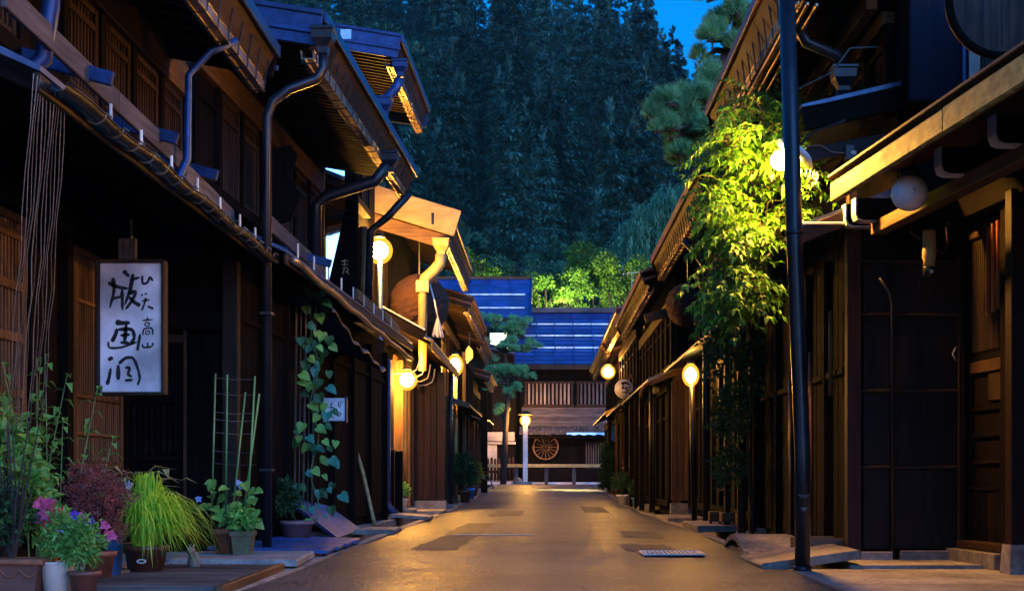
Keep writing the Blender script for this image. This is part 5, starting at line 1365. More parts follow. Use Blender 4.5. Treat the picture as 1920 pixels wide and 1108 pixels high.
# small sign further along
s2 = thing('signboard', 'small white shop sign with faint brush marks beside the climbing vine', 'sign', (0, 0, 0))
Y2 = 17.1
a_, b_ = pt(607, 746, Y2), pt(647, 789, Y2)
obj('board', MB().box(a_.x, b_.x, Y2, Y2 + 0.04, b_.z, a_.z), 'sign_paper', s2)
for x in (a_.x - 0.012, b_.x + 0.012): obj('frame_bar', MB().box(x - 0.011, x + 0.011, Y2 - 0.02, Y2 + 0.06, b_.z - 0.02, a_.z + 0.02), 'blue_metal', s2)
ink_strokes([([(636, 752), (634, 760), (638, 764)], 2, 2), ([(640, 752), (638, 762)], 2, 1), ([(624, 756), (618, 758)], 2, 2), ([(622, 756), (620, 774)], 2, 1), ([(616, 764), (627, 763), (625, 774)], 2, 2), ([(631, 768), (628, 778)], 2, 2), ([(636, 772), (640, 776), (636, 780)], 2, 2), ([(622, 780), (626, 783)], 2, 2)],
            lambda q: pt(q.x, q.y, Y2) - Vector((0, 0.004, 0)), None, 'ink', 'lettering', s2)
obj('arm', MB().bar((a_.x - 0.02, Y2 + 0.02, a_.z + 0.05), (a_.x - 0.22, Y2 + 0.02, a_.z + 0.05), 0.03, 0.03), 'dark_wood_x', s2)

# ------------------------------------------------------------------ slabs and decks over the gutter channels
def slab_thing(name, label, x0, x1, y0, y1, z, t, mat, cat='slab', rot=0.0, tilt=0.0, c=0.015):
    e = thing(name, label, cat, ((x0 + x1) / 2, (y0 + y1) / 2, z))
    e.rotation_euler = (0, tilt, rot)
    hx, hy = (x1 - x0) / 2, (y1 - y0) / 2
    mb = MB(); n = 9; vs = []
    for i in range(n):
        y = -hy + 2 * hy * i / (n - 1)
        for (x, zz) in ((-hx, -t), (hx, -t), (hx, -c), (hx - c, 0), (-hx + c, 0), (-hx, -c)):
            vs.append((x + 0.012 * noise.noise(Vector((y * 3, x, z + 7))), y, zz + 0.006 * noise.noise(Vector((y * 4, x * 3, 2)))))
    mb.add(vs, [(i * 6 + k, i * 6 + (k + 1) % 6, i * 6 + 6 + (k + 1) % 6, i * 6 + 6 + k) for i in range(n - 1) for k in range(6)] + [(5, 4, 3, 2, 1, 0), tuple(range((n - 1) * 6, n * 6))])
    obj('top', mb, mat, e)
    return e
dk = thing('plank_deck', 'dark wooden plank deck at the near left road edge', 'deck', (-2.5, 9.75, 0.0))
for i in range(9):
    y = -1.0 + i * 0.235
    obj('plank', MB().bar((-0.42 + 0.01 * (i % 2), y + 0.1, 0.05), (0.47 - 0.012 * (i % 3), y + 0.13, 0.045), 0.222, 0.04), 'grey_wood_x', dk)
obj('edge_beam', MB().bar((0.50, -1.05, 0.035), (0.47, 1.2, 0.035), 0.05, 0.07), 'light_wood_y', dk)
e_ = slab_thing('concrete_slab', 'brown concrete slab on blocks behind the near plank deck', -2.98, -1.98, 11.15, 12.4, 0.085, 0.055, 'concrete', rot=rad(3))
for x in (-0.4, 0.05): obj('block', MB().box(x, x + 0.1, -0.6, -0.45, -0.4, -0.056), 'concrete', e_)
wd = thing('blue_deck', 'blue weathered board deck under the mauve pot', 'deck', (-2.5, 14.25, 0.0))
for i in range(8):
    obj('plank', MB().bar((-0.55, -1.3 + i * 0.32, 0.085), (0.54 - 0.02 * (i % 2), -1.28 + i * 0.32, 0.05), 0.305, 0.035), 'blue_board', wd)
slab_thing('concrete_beam', 'long concrete beam edging the channel beyond the blue deck', -2.75, -2.45, 16.4, 18.4, 0.09, 0.3, 'concrete')
slab_thing('stepping_slab', 'lamp lit slab by the foot of the blue drainpipe', -2.46, -1.9, 17.9, 18.9, 0.06, 0.06, 'concrete')
slab_thing('stepping_slab', 'thin pale board bridging the left channel before the white pot', -2.55, -1.9, 23.3, 24.4, 0.085, 0.05, 'concrete', tilt=rad(4))
slab_thing('stepping_slab', 'flat stone slab at the foot of the reddish post', -2.5, -1.93, 26.6, 28.2, 0.075, 0.06, 'stone')
slab_thing('stepping_slab', 'slab at the left channel below the yellow lamp post', -2.5, -1.93, 31.5, 33.2, 0.07, 0.06, 'stone')
slab_thing('stepping_slab', 'blue tinted slab by the far left blue pot', -2.6, -1.95, 36.5, 38.5, 0.11, 0.06, 'concrete')
slab_thing('stepping_slab', 'furthest slab over the left channel near the leaning rod', -2.5, -1.95, 43.0, 45.0, 0.17, 0.06, 'concrete')
slab_thing('bridge_slab', 'pale slab tilted over the right channel beside the steel pole', 1.72, 2.52, 11.25, 12.5, 0.10, 0.07, 'concrete', tilt=rad(-8))
ar = thing('arched_slab', 'arched concrete slab over the right channel past the steel pole', 'slab', (2.2, 14.4, 0.0))
mb = MB(); n = 12; vs = []
for i in range(n):
    t = i / (n - 1); y = -0.75 + 1.5 * t; z = 0.02 + 0.13 * math.sin(math.pi * t)
    vs += [(-0.28, y, z), (0.30, y, z), (0.30, y, z - 0.055), (-0.28, y, z - 0.055)]
mb.add(vs, [(i * 4 + k, i * 4 + (k + 1) % 4, i * 4 + 4 + (k + 1) % 4, i * 4 + 4 + k) for i in range(n - 1) for k in range(4)] + [(3, 2, 1, 0), tuple(range((n - 1) * 4, n * 4))])
obj('top', mb, 'concrete', ar)
slab_thing('bridge_slab', 'flat slab over the right channel before the row of small trestles', 1.97, 2.6, 18.2, 20.2, 0.10, 0.08, 'concrete')
slab_thing('bridge_slab', 'golden lit slab before the right lamp lit end wall', 1.97, 2.62, 22.6, 24.8, 0.06, 0.07, 'stone')
slab_thing('bridge_slab', 'sloping slab by the right white flowerpot', 1.95, 2.5, 28.5, 31.0, 0.12, 0.07, 'stone', tilt=rad(-5))
slab_thing('bridge_slab', 'farthest right slab below the climbing plant', 1.95, 2.5, 34.0, 36.5, 0.10, 0.07, 'concrete')
cr = thing('wooden_crate', 'low weathered wooden crate behind the steel pole', 'crate', (2.42, 12.55, 0.03))
for k in range(2):
    obj('board', MB().box(-0.2, 0.22, -0.22 + k * 0.42, -0.20 + k * 0.42, 0.02, 0.17), 'grey_wood_x', cr)
    obj('board', MB().box(-0.2 + k * 0.4, -0.18 + k * 0.4, -0.19, 0.19, 0.02, 0.17), 'grey_wood_y', cr)
obj('board', MB().box(-0.175, 0.195, -0.195, 0.195, 0.0, 0.018), 'grey_wood_x', cr)
for k, (px, y) in enumerate(((1341, 19.0), (1363, 18.6), (1395, 17.9))):
    x = (px - VPX) * y / FPX
    b_ = thing('trestle', 'small pale wooden trestle in the right covered passage', 'trestle', (x, y, 0.03), rad(5 * k), 'row of small wooden trestles')
    obj('seat', MB().box(-0.085, 0.085, -0.1, 0.1, 0.10, 0.23), 'light_wood_x', b_)
    for dx in (-0.07, 0.055): obj('leg', MB().box(dx, dx + 0.02, -0.09, -0.07, 0.0, 0.099), 'light_wood_z', b_); obj('leg', MB().box(dx, dx + 0.02, 0.07, 0.09, 0.0, 0.099), 'light_wood_z', b_)
dg_ = thing('drain_grate', 'pale metal drain grate let into the road on the right', 'drain grate', (1.16, 12.85, road_z(1.16, 12.85) + 0.012))
obj('frame', MB().box(-0.28, 0.28, -0.30, -0.28, 0, 0.014).box(-0.28, 0.28, 0.28, 0.30, 0, 0.014).box(-0.28, -0.262, -0.279, 0.279, 0, 0.014).box(0.262, 0.28, -0.279, 0.279, 0, 0.014), 'white_paint', dg_)
obj('pit_shade', MB().box(-0.261, 0.261, -0.278, 0.278, -0.002, 0.002), 'ink', dg_)  # flat black sheet painting the dark of the hole under the bars
sm = MB().box(-0.010, 0.010, -0.277, 0.277, 0.003, 0.013, 0.002).mesh('bar')
for i in range(13): link('bar', sm, 'white_paint', dg_, loc=(-0.24 + i * 0.04, 0, 0))
ms = thing('metal_strip', 'thin pale metal joint strip lying across the left of the road', 'metal strip', (-0.62, 17.25, road_z(-0.62, 17.25) + 0.002))
obj('strip', MB().box(-0.48, 0.48, -0.05, 0.05, 0, 0.010, 0.003), 'pale_metal', ms)
# leaning things by the second left house
lb = thing('leaning_board', 'broad blue board leaning against the left house wall', 'board', (0, 0, 0))
obj('sheet', MB().add([(-2.75, 15.4, 0.46), (-2.86, 17.6, 0.50), (-2.40, 18.6, 0.04), (-2.36, 16.2, 0.03), (-2.78, 15.42, 0.44), (-2.89, 17.62, 0.48), (-2.44, 18.62, 0.02), (-2.40, 16.22, 0.01)],
    [(0, 1, 2, 3), (7, 6, 5, 4), (0, 4, 5, 1), (1, 5, 6, 2), (2, 6, 7, 3), (3, 7, 4, 0)]), 'blue_board', lb)
bp = thing('bamboo_pole', 'lamp lit bamboo pole leaning on the dark left wall', 'pole', (0, 0, 0))
pa, pb_ = pt(666, 838, 20.2), pt(706, 989, 20.2)
N_ = 9; pts_, rs_ = [], []
for i in range(N_):
    for q, r in ((0.0, .032), (0.06, .027), (0.94, .027)):
        t = (i + q) / N_; pts_.append(pa.lerp(pb_, t) + Vector((0.012 * math.sin(t * 5), 0, 0))); rs_.append(r)
obj('cane', MB().tube(pts_, rs_, 8), 'bamboo', bp, True)

# ------------------------------------------------------------------ pots and plants
def pot(parent, r0, r1, h, mat, rim=True, n=20, sq=False):
    t = 0.012
    prof = [(r0, 0), (r1 * 0.985, h * (0.84 if rim else 1.0))]
    if rim: prof += [(r1 + 0.012, h * 0.845), (r1 + 0.016, h), (r1 - 0.004, h + 0.002), (r1 - t, h * 0.86)]
    else: prof += [(r1 + 0.004, h + 0.004), (r1 - t, h)]
    prof += [(r1 - t - 0.004, h * 0.8)]
    M = Matrix.Rotation(rad(45 if sq else 0), 4, 'Z')
    obj('pot', MB().lathe(prof, 4 if sq else n, M=M), mat, parent, not sq)
    obj('soil', MB().lathe([(r1 - t - 0.003, h * 0.82), (0.001, h * 0.84)], 4 if sq else n, M=M), 'soil', parent)
def gpos(px, py):
    Y = FPX * 0.72 / (py - VPY)
    return Vector(((px - VPX) * Y / FPX, Y, 0.03))
def rdir(zlo=-1, zhi=1):
    t = RND.uniform(0, 2 * math.pi); z = RND.uniform(zlo, zhi); q = math.sqrt(max(0, 1 - z * z))
    return Vector((q * math.cos(t), q * math.sin(t), z))
def bush(mb, ctr, rx, ry, rz, n, L, W, out=0.6, droop=0.25, shell=0.35):
    c = Vector(ctr)
    for i in range(n):
        d = rdir(-0.75, 1); q = RND.uniform(shell, 1) ** 0.6
        bumpy = 0.78 + 0.5 * noise.noise(d * 2.3 + c)
        p = c + Vector((d.x * rx, d.y * ry, d.z * rz)) * q * bumpy
        o = (d * out + rdir() * 0.7 + Vector((0, 0, 0.15))).normalized()
        mb.leaf(p, o, rdir(0.2, 1), L * RND.uniform(0.6, 1.2), W * RND.uniform(0.7, 1.2), 0.2, droop)
def stems(mb, base, tips, r=0.004):
    for t in tips:
        m = Vector(base).lerp(Vector(t), 0.5) + Vector((RND.uniform(-.02, .02), RND.uniform(-.02, .02), 0.03))
        mb.tube([base, m, t], [r * 1.4, r, r * 0.6], 5, False)
def flower(parent, p, r, mat, petals=5, name='flower', facing=None):
    mb = MB(); d = (facing or Vector((0.2, -0.8, 0.5))).normalized()
    a = d.cross(Vector((0, 0, 1))).normalized(); b = a.cross(d)
    for k in range(petals):
        t = 2 * math.pi * k / petals + RND.random()
        o = a * math.cos(t) + b * math.sin(t)
        mb.leaf((0, 0, 0), (o + d * 0.35), d, r * RND.uniform(.9, 1.15), r * 0.85, 0.1, 0.15)
    return obj(name, mb, mat, parent, loc=p)

# window box with the dark shrub
wbp = Vector((-3.17, 8.45, 0.03))
t1 = thing('planter', 'ornate reddish brown planter box with dark shrub at the near left corner', 'planter', wbp)
obj('box', MB().prism([(-0.26, 0.0), (0.20, 0.0), (0.225, 0.2), (-0.285, 0.2)][:0] or [(0.0, -0.26), (0.0, 0.17), (0.19, 0.195), (0.19, -0.29)], 1, -0.12, 0.12), 'brown_plastic', t1)
obj('rim', MB().box(-0.31, 0.225, -0.145, 0.145, 0.19, 0.225, 0.012), 'terracotta', t1)
fs_ = MB()
for k in range(4):
    x0 = -0.26 + k * 0.115
    fs_.tube([(x0 + 0.115 * i / 8, -0.127, 0.165 - 0.045 * math.sin(math.pi * i / 8)) for i in range(9)], 0.006, 5)
obj('festoon', fs_, 'terracotta', t1)
mb = MB(); bush(mb, (-0.14, 0.04, 0.45), 0.24, 0.22, 0.30, 1200, 0.06, 0.028)
stuff(obj('foliage', mb, 'dark_leaf', t1))
mb = MB(); stems(mb, (0, 0, 0.2), [Vector((RND.uniform(-.2, .2), RND.uniform(-.15, .15), RND.uniform(.6, 1.1))) for _ in range(14)], 0.006); obj('stem', mb, 'bark', t1)

# pale bucket with red, pink and purple flowers
bq = gpos(108, 1116); t2 = thing('flower_bucket', 'pale metal bucket of red and pink flowers beside the ornate planter', 'potted plant', bq)
obj('bucket', MB().lathe([(0.075, 0), (0.098, 0.19), (0.104, 0.195), (0.104, 0.205), (0.094, 0.2), (0.09, 0.16), (0.001, 0.16)], 24), 'pale_metal', t2, True)
mb = MB(); bush(mb, (0.02, 0, 0.34), 0.13, 0.12, 0.18, 700, 0.05, 0.018); stuff(obj('foliage', mb, 'plant_leaf', t2))
def fl(parent, lst, Y0, r):
    for (px, py, m) in lst:
        w = pt(px, py, Y0 - 0.20 + RND.uniform(-.05, .05)) - parent.location
        flower(parent, w, r * 1.5 * RND.uniform(.85, 1.2), m, facing=Vector((RND.uniform(-.5, .5), -1, RND.uniform(0, .7))))
fl(t2, [(76, 945, 'pink_petal'), (97, 950, 'pink_petal'), (92, 944, 'pink_petal'), (103, 958, 'red_petal'), (113, 964, 'red_petal'), (118, 968, 'red_petal'), (108, 974, 'red_petal'), (82, 965, 'pink_petal'), (78, 972, 'pink_petal'), (95, 985, 'red_petal'), (92, 998, 'red_petal'), (104, 1008, 'pink_petal'), (112, 1010, 'pink_petal'), (100, 1004, 'pink_petal'), (114, 962, 'red_petal'), (88, 975, 'red_petal')], 9.0, 0.032)
bq = gpos(158, 1118); t3 = thing('flower_pot', 'brown pot of purple flowers next to the pale bucket', 'potted plant', bq)
pot(t3, 0.065, 0.085, 0.15, 'brown_plastic')
mb = MB(); bush(mb, (-0.01, 0, 0.30), 0.13, 0.12, 0.2, 900, 0.05, 0.016); stuff(obj('foliage', mb, 'plant_leaf', t3))
fl(t3, [(138, 968, 'purple_petal'), (147, 975, 'purple_petal'), (150, 970, 'pink_petal'), (165, 985, 'purple_petal'), (135, 1000, 'purple_petal'), (178, 1008, 'purple_petal'), (183, 1012, 'purple_petal'), (120, 990, 'blue_petal'), (141, 1006, 'purple_petal'), (207, 1003, 'pink_petal'), (202, 1005, 'pink_petal'), (172, 978, 'purple_petal'), (197, 985, 'pink_petal')], 9.0, 0.028)
bq = gpos(186, 1092); t4 = thing('flower_pot', 'terracotta pot with a fine misty red leaved shrub', 'potted plant', bq)
pot(t4, 0.075, 0.10, 0.21, 'terracotta')
mb = MB(); bush(mb, (-0.03, 0.02, 0.58), 0.29, 0.2, 0.26, 5200, 0.022, 0.010, 0.4)
bush(mb, (0.06, 0.0, 0.36), 0.16, 0.14, 0.16, 1200, 0.022, 0.010, 0.4); stuff(obj('foliage', mb, 'red_leaf', t4))
mb = MB(); stems(mb, (0, 0, 0.2), [Vector((RND.uniform(-.22, .18), RND.uniform(-.12, .12), RND.uniform(.45, .75))) for _ in range(26)], 0.003); obj('stem', mb, 'red_wood_z', t4)
bq = gpos(213, 1077); t5 = thing('tall_pot', 'tall bright blue pot with small white flowers', 'potted plant', bq)
pot(t5, 0.055, 0.072, 0.32, 'blue_plastic', rim=False)
mb = MB(); bush(mb, (0.03, 0, 0.48), 0.2, 0.16, 0.22, 1500, 0.035, 0.015); stuff(obj('foliage', mb, 'dark_leaf', t5))
fl(t5, [(244, 910, 'white_petal'), (232, 932, 'white_petal'), (243, 931, 'white_petal'), (236, 945, 'white_petal'), (244, 943, 'white_petal'), (262, 968, 'white_petal'), (272, 963, 'white_petal'), (154, 914, 'white_petal'), (182, 964, 'white_petal'), (285, 975, 'white_petal')], 10.4, 0.024)
# the bright grass in the big brown pot
bq = gpos(275, 1080); t6 = thing('grass_pot', 'big brown pot of bright yellow green arching grass', 'potted plant', bq)
pot(t6, 0.105, 0.145, 0.22, 'brown_plastic')
obj('emblem', MB().tube([(0.0 + 0.03 * math.cos(t), -0.133 + 0.0, 0.115 + 0.012 * math.sin(t)) for t in [i * math.pi / 8 for i in range(17)]], 0.005, 5), 'plaster', t6)
mb = MB()
for i in range(1150):
    u_ = RND.random()
    if u_ < .55: t = RND.gauss(-0.30, 0.75); R_ = RND.uniform(.14, .58)
    elif u_ < .85: t = RND.uniform(0, 2 * math.pi); R_ = RND.uniform(.10, .34)
    else: t = RND.uniform(0, 2 * math.pi); R_ = RND.uniform(.03, .15)
    d = Vector((math.cos(t), math.sin(t) * 0.85, 0)); ww_ = Vector((-d.y, d.x, 0)); wv_ = RND.gauss(0, .05)
    ap = (RND.uniform(.14, .44) if u_ < .85 else RND.uniform(.34, .52)) * (1.1 - .5 * R_); en = RND.uniform(-.16, .10) if R_ > .3 else RND.uniform(.0, .30)
    en = min(en, ap * .95)
    v_ = 2 * ap + 2 * math.sqrt(ap * (ap - en)); g_ = v_ - en
    b0 = Vector((RND.uniform(-.08, .08), RND.uniform(-.08, .08), 0.2)); qm = RND.uniform(.72, 1.0)
    pts_ = []
    for k in range(7):
        q = k / 6 * qm
        pts_.append(b0 + d * R_ * q + Vector((0, 0, v_ * q - g_ * q * q)) + ww_ * wv_ * q * q)
    mb.blade(pts_, RND.uniform(0.008, 0.017))
stuff(obj('foliage', mb, 'grass_blade', t6))
# variegated leaves behind it
bq = gpos(262, 1066); t7 = thing('leafy_plant', 'broad leaved cream edged plant behind the arching grass', 'potted plant', bq)
pot(t7, 0.09, 0.12, 0.2, 'brown_plastic')
for i in range(26):
    t = RND.uniform(0, 6.28); d = Vector((math.cos(t), math.sin(t) * 0.5, RND.uniform(0.1, 0.7)))
    obj('leaf', MB().leaf((0, 0, 0), d, (0, 0, 1), RND.uniform(0.15, 0.27), RND.uniform(0.045, 0.07), 0.2, 0.35), 'variegated_leaf', t7, loc=(RND.uniform(-.28, .3), RND.uniform(-.08, .1), RND.uniform(0.52, 0.72)))
mb = MB(); stems(mb, (0, 0, 0.18), [Vector((RND.uniform(-.26, .28), RND.uniform(-.06, .08), RND.uniform(.5, .7))) for _ in range(16)], 0.005); obj('stem', mb, 'dark_leaf', t7)
# tall leafy stems behind the ropes
t8 = thing('tall_plant', 'tall stemmed leafy plant before the left lattice', 'plant', (-3.35, 9.7, 0.03))
mb, sm_ = MB(), MB()
for i in range(9):
    b0 = Vector((RND.uniform(-.18, .16), RND.uniform(-.15, .15), 0)); tp = b0 + Vector((RND.uniform(-.2, .26), RND.uniform(-.1, .1), RND.uniform(0.9, 1.55)))
    md = b0.lerp(tp, .5) + Vector((RND.uniform(-.06, .06), 0, 0))
    sm_.tube([b0, md, tp], [.007, .005, .003], 5, False)
    for k in range(20):
        q = 0.25 + 0.75 * k / 19; p = b0.lerp(md, q * 2) if q < .5 else md.lerp(tp, q * 2 - 1)
        t = k * 2.4; mb.leaf(p, (math.cos(t), math.sin(t), RND.uniform(-.3, .4)), (0, 0, 1), RND.uniform(.07, .13), RND.uniform(.035, .055), .15, .4)
stuff(obj('foliage', mb, 'plant_leaf', t8)); obj('stem', sm_, 'green_stake', t8)
t9 = thing('shrub', 'blue green leafy shrub at the far left frame edge', 'shrub', (-3.45, 9.0, 0.03))
mb = MB(); bush(mb, (-0.02, 0, 0.78), 0.34, 0.25, 0.45, 620, 0.10, 0.06); bush(mb, (0.2, 0, 0.45), 0.2, 0.2, 0.25, 160, 0.09, 0.05); stuff(obj('foliage', mb, 'bean_leaf', t9))
mb = MB(); stems(mb, (0, 0, 0), [Vector((RND.uniform(-.25, .25), RND.uniform(-.2, .2), RND.uniform(.5, 1.0))) for _ in range(16)], 0.005); obj('stem', mb, 'bark', t9)
# ropes strung from the eave
for i in range(12):
    t = i / 11; topx = 62 + 62 * t; boty = 850 - 40 * t + RND.uniform(-30, 30); botx = 8 + 72 * t + RND.uniform(-4, 4)
    Yt = FPX * 2.56 / (VPX - topx); a = Vector((-2.56, Yt, 2.76)); b = pt(botx, boty, 8.9 + 0.5 * t)
    r_ = thing('rope', 'brown plant rope strung from the near left eave to the planter', 'rope', (0, 0, 0), 0, 'ropes strung from the near left eave')
    n = 10; sag = [a.lerp(b, k / n) + Vector((0.008 * math.sin(k * 2 + i), 0.006 * math.cos(k * 3 + i), -0.03 * math.sin(math.pi * k / n))) for k in range(n + 1)]
    obj('strand', MB().tube(sag, RND.uniform(.0020, .0036), 5), 'rope', r_, True)
# bean plant with stakes and netting
bq = gpos(424, 1049); t10 = thing('bean_pot', 'terracotta pot of bean plants climbing green stakes', 'potted plant', bq)
pot(t10, 0.075, 0.11, 0.26, 'terracotta')
YB = bq.y
for (x0, y0, x1, y1) in ((404, 700, 396, 1000), (426, 702, 423, 1000), (460, 735, 432, 1000), (478, 705, 462, 1000), (486, 738, 452, 1000)):
    a, b = pt(x0, y0, YB + RND.uniform(-.08, .08)), pt(x1, y1, YB)
    obj('stake', MB().tube([a - bq, b - bq], 0.0085, 6), 'green_stake', t10, True)
nb = MB()
for py in (708, 737, 772, 786, 810, 845, 868):
    nb.tube([pt(402, py, YB) - bq, pt(440, py + 4, YB) - bq, pt(480, py + 3, YB) - bq], 0.0025, 4)
obj('string', nb, 'grey_wood_x', t10)
for i in range(34):
    w = pt(RND.uniform(388, 482), RND.uniform(900, 985), YB + RND.uniform(-.1, .1)) - bq
    obj('leaf', MB().heart(Vector((RND.uniform(-1, 1), RND.uniform(-1, .2), RND.uniform(-.8, .1))), (0, -0.7, 0.7), RND.uniform(.07, .11), RND.uniform(.07, .10)), 'bean_leaf', t10, loc=w)
mb = MB(); stems(mb, (0, 0, .24), [pt(RND.uniform(395, 478), RND.uniform(905, 980), YB) - bq for _ in range(16)], .003); obj('stem', mb, 'green_stake', t10)
for (px, py) in ((452, 912), (448, 906), (372, 936)): flower(t10, pt(px, py, YB - .1) - bq, 0.035, 'blue_petal')
bq = gpos(456, 1051); t11 = thing('square_pot', 'olive square pot beside the terracotta bean pot', 'potted plant', bq)
pot(t11, 0.09, 0.12, 0.25, 'olive_pot', sq=True)
mb = MB(); bush(mb, (0, 0, 0.33), 0.12, 0.12, 0.14, 260, .07, .04); stuff(obj('foliage', mb, 'plant_leaf', t11))
# small ornament stone
orn = thing('ornament', 'small dark animal shaped ornament by the arching grass pot', 'ornament', gpos(364, 1071))
mb = MB().sphere(0.05, (0.0, 0, 0.075), 14, 10, 1.5); mb.sphere(0.032, (-0.02, -0.02, 0.155), 12, 8); mb.lathe([(0.05, 0), (0.055, 0.012), (0.04, 0.02)], 14); mb.leaf((-0.02, -.02, .18), (-.3, 0, 1), (0, -1, 0), .03, .02); mb.leaf((0.0, -.02, .18), (.3, 0, 1), (0, -1, 0), .03, .02)
obj('body', mb, 'stone', orn, True)
# mauve pot with the climbing vine
bq = gpos(557, 1017); t12 = thing('mauve_pot', 'mauve pot under the large leaved climbing vine', 'potted plant', bq)
pot(t12, 0.13, 0.17, 0.23, 'mauve_plastic')
mb = MB(); bush(mb, (-0.14, 0, 0.45), 0.2, 0.18, 0.28, 900, .06, .03); stuff(obj('foliage', mb, 'dark_leaf', t12))
vn = thing('climbing_vine', 'large blue leaved vine climbing strings up the left house', 'vine', bq + Vector((0.12, 0, 0.2)))
nb = MB()
for k in range(5): nb.tube([pt(556 + 9 * k, 575, 15.6) - vn.location, pt(552 + 8 * k, 975, 15.9) - vn.location], 0.006 if k % 2 else 0.012, 5)
obj('string', nb, 'grey_wood_z', vn)
mb = MB().tube([pt(590 + 8 * math.sin(k), 985 - k * 21, 15.7) - vn.location for k in range(21)], .006, 5); obj('stem', mb, 'green_stake', vn, True)
for i in range(95):
    py = RND.uniform(525, 980); px = 588 + RND.gauss(0, 17) + (8 if py > 850 else 0) + (12 * (560 - py) / 40 if py < 560 else 0)
    w = pt(px, py, 15.55 + RND.uniform(-.15, .1)) - vn.location
    obj('leaf', MB().heart(Vector((RND.uniform(-.5, 1), RND.uniform(-.5, .1), RND.uniform(-1, -.35))), (RND.uniform(-.2, .4), -0.8, 0.6), (sz_ := RND.uniform(.055, .135)), sz_ * RND.uniform(.8, 1.0)), ('glory_leaf', 'dark_leaf', 'plant_leaf')[i % 3], vn, loc=w)
bq = gpos(513, 1014); t13 = thing('tall_pot', 'slim pale blue pot half hidden behind the slim left downpipe', 'potted plant', bq)
pot(t13, 0.045, 0.06, 0.32, 'blue_plastic', rim=False)
mb = MB(); bush(mb, (0.03, 0, .45), .16, .14, .2, 450, .06, .03); stuff(obj('foliage', mb, 'dark_leaf', t13))
bq = Vector(((758 - VPX) * 26.2 / FPX, 26.2, 0.14)); t14 = thing('white_pot', 'small white pot with round bush before the red brown wall', 'potted plant', bq)
st2 = MB().box(-0.2, 0.22, -0.15, 0.2, -0.12, 0.0, 0.03); obj('stone_base', st2, 'stone', t14)
pot(t14, 0.045, 0.06, 0.17, 'white_paint')
mb = MB(); bush(mb, (0.0, 0, .32), .12, .12, .18, 420, .05, .026); stuff(obj('foliage', mb, 'plant_leaf', t14))
# far plants
def far_pot(label, px, y, r, h, mat, leaf, br, bz, n=500, hang=False, name='flower_pot', cat='potted plant', L=.07):
    g = gz(y) + 0.05; x = (px - VPX) * y / FPX
    e = thing(name, label, cat, (x, y, g))
    pot(e, r * .75, r, h, mat)
    mb = MB(); bush(mb, (0, 0, h + bz), br, br, bz, n, L, L * .5); stuff(obj('foliage', mb, leaf, e))
    mb = MB(); stems(mb, (0, 0, h * .8), [Vector((RND.uniform(-br, br) * .6, RND.uniform(-br, br) * .6, h + bz * RND.uniform(.6, 1.5))) for _ in range(9)], .006); obj('stem', mb, 'bark', e)
far_pot('white pot with dark bush on the far right', 1168, 33.0, .15, .24, 'white_paint', 'dark_leaf', .32, .28, 700)
far_pot('light blue pot in front of the yellow green shrub', 1194, 31.0, .11, .2, 'blue_plastic', 'dark_leaf', .22, .2, 400)
far_pot('yellow green rounded shrub between far right posts', 1199, 33.6, .12, .5, 'brown_plastic', 'yellow_leaf', .40, .38, 1200)
far_pot('small blue pot by the far left dark plants', 882, 38.0, .12, .28, 'blue_plastic', 'dark_leaf', .3, .3, 600)
far_pot('drooping dark green shrub left of the thick timber post', 872, 35.0, .14, .3, 'brown_plastic', 'dark_leaf', .34, .5, 1100, L=.1)
far_pot('small plant with one yellow lit leaf on the far left', 888, 40.5, .12, .3, 'brown_plastic', 'yellow_leaf', .2, .35, 120, L=.22)
t15 = thing('climbing_plant', 'small leaved climbing plant at the far right corner below the banner', 'plant', ((1140 - VPX) * 44 / FPX, 44, gz(44)))
mb = MB(); bush(mb, (0, 0, .5), .32, .3, .55, 1400, .08, .05); bush(mb, (-.02, 0, 1.15), .3, .25, .55, 1100, .08, .05); stuff(obj('foliage', mb, 'dark_leaf', t15))
mb = MB(); stems(mb, (0, 0, 0), [Vector((RND.uniform(-.2, .2), RND.uniform(-.2, .2), RND.uniform(.6, 1.5))) for _ in range(10)], .008); obj('stem', mb, 'bark', t15)

# ------------------------------------------------------------------ the hanging vine by the right lamp
wv = thing('hanging_vine', 'lamp lit yellow green vine hanging over the right eaves', 'vine', (2.45, 14.4, 2.7))
W0 = wv.location
mb = MB(); tw_ = MB()
def spray(p0, d0, n, L, W, step, mbx):
    """one hanging compound leaf: a drooping stalk with paired leaflets"""
    p = Vector(p0); d = Vector(d0).normalized(); pts_ = [p.copy()]
    for k in range(n):
        d = (d + Vector((0, 0, -0.22))).normalized(); p = p + d * step; pts_.append(p.copy())
        sx = d.cross(Vector((0, 0, 1)))
        if sx.length < .05: sx = Vector((1, 0, 0))
        sx.normalize()
        for s in (-1, 1):
            f_ = RND.uniform(.45, 1.2); mbx.leaf(p, sx * s + d * RND.uniform(.4, 1.1) + Vector((RND.uniform(-.2, .2), RND.uniform(-.2, .2), RND.uniform(-.6, .2))), Vector((RND.uniform(-.5, .5), RND.uniform(-.6, .2), 1)), L * f_, W * f_ * RND.uniform(.8, 1.1), RND.uniform(.05, .25), RND.uniform(.1, .5))
    mbx.leaf(p, d, (0, -.5, .7), L, W, .1, .2)
    tw_.tube(pts_, .0022, 3, False)
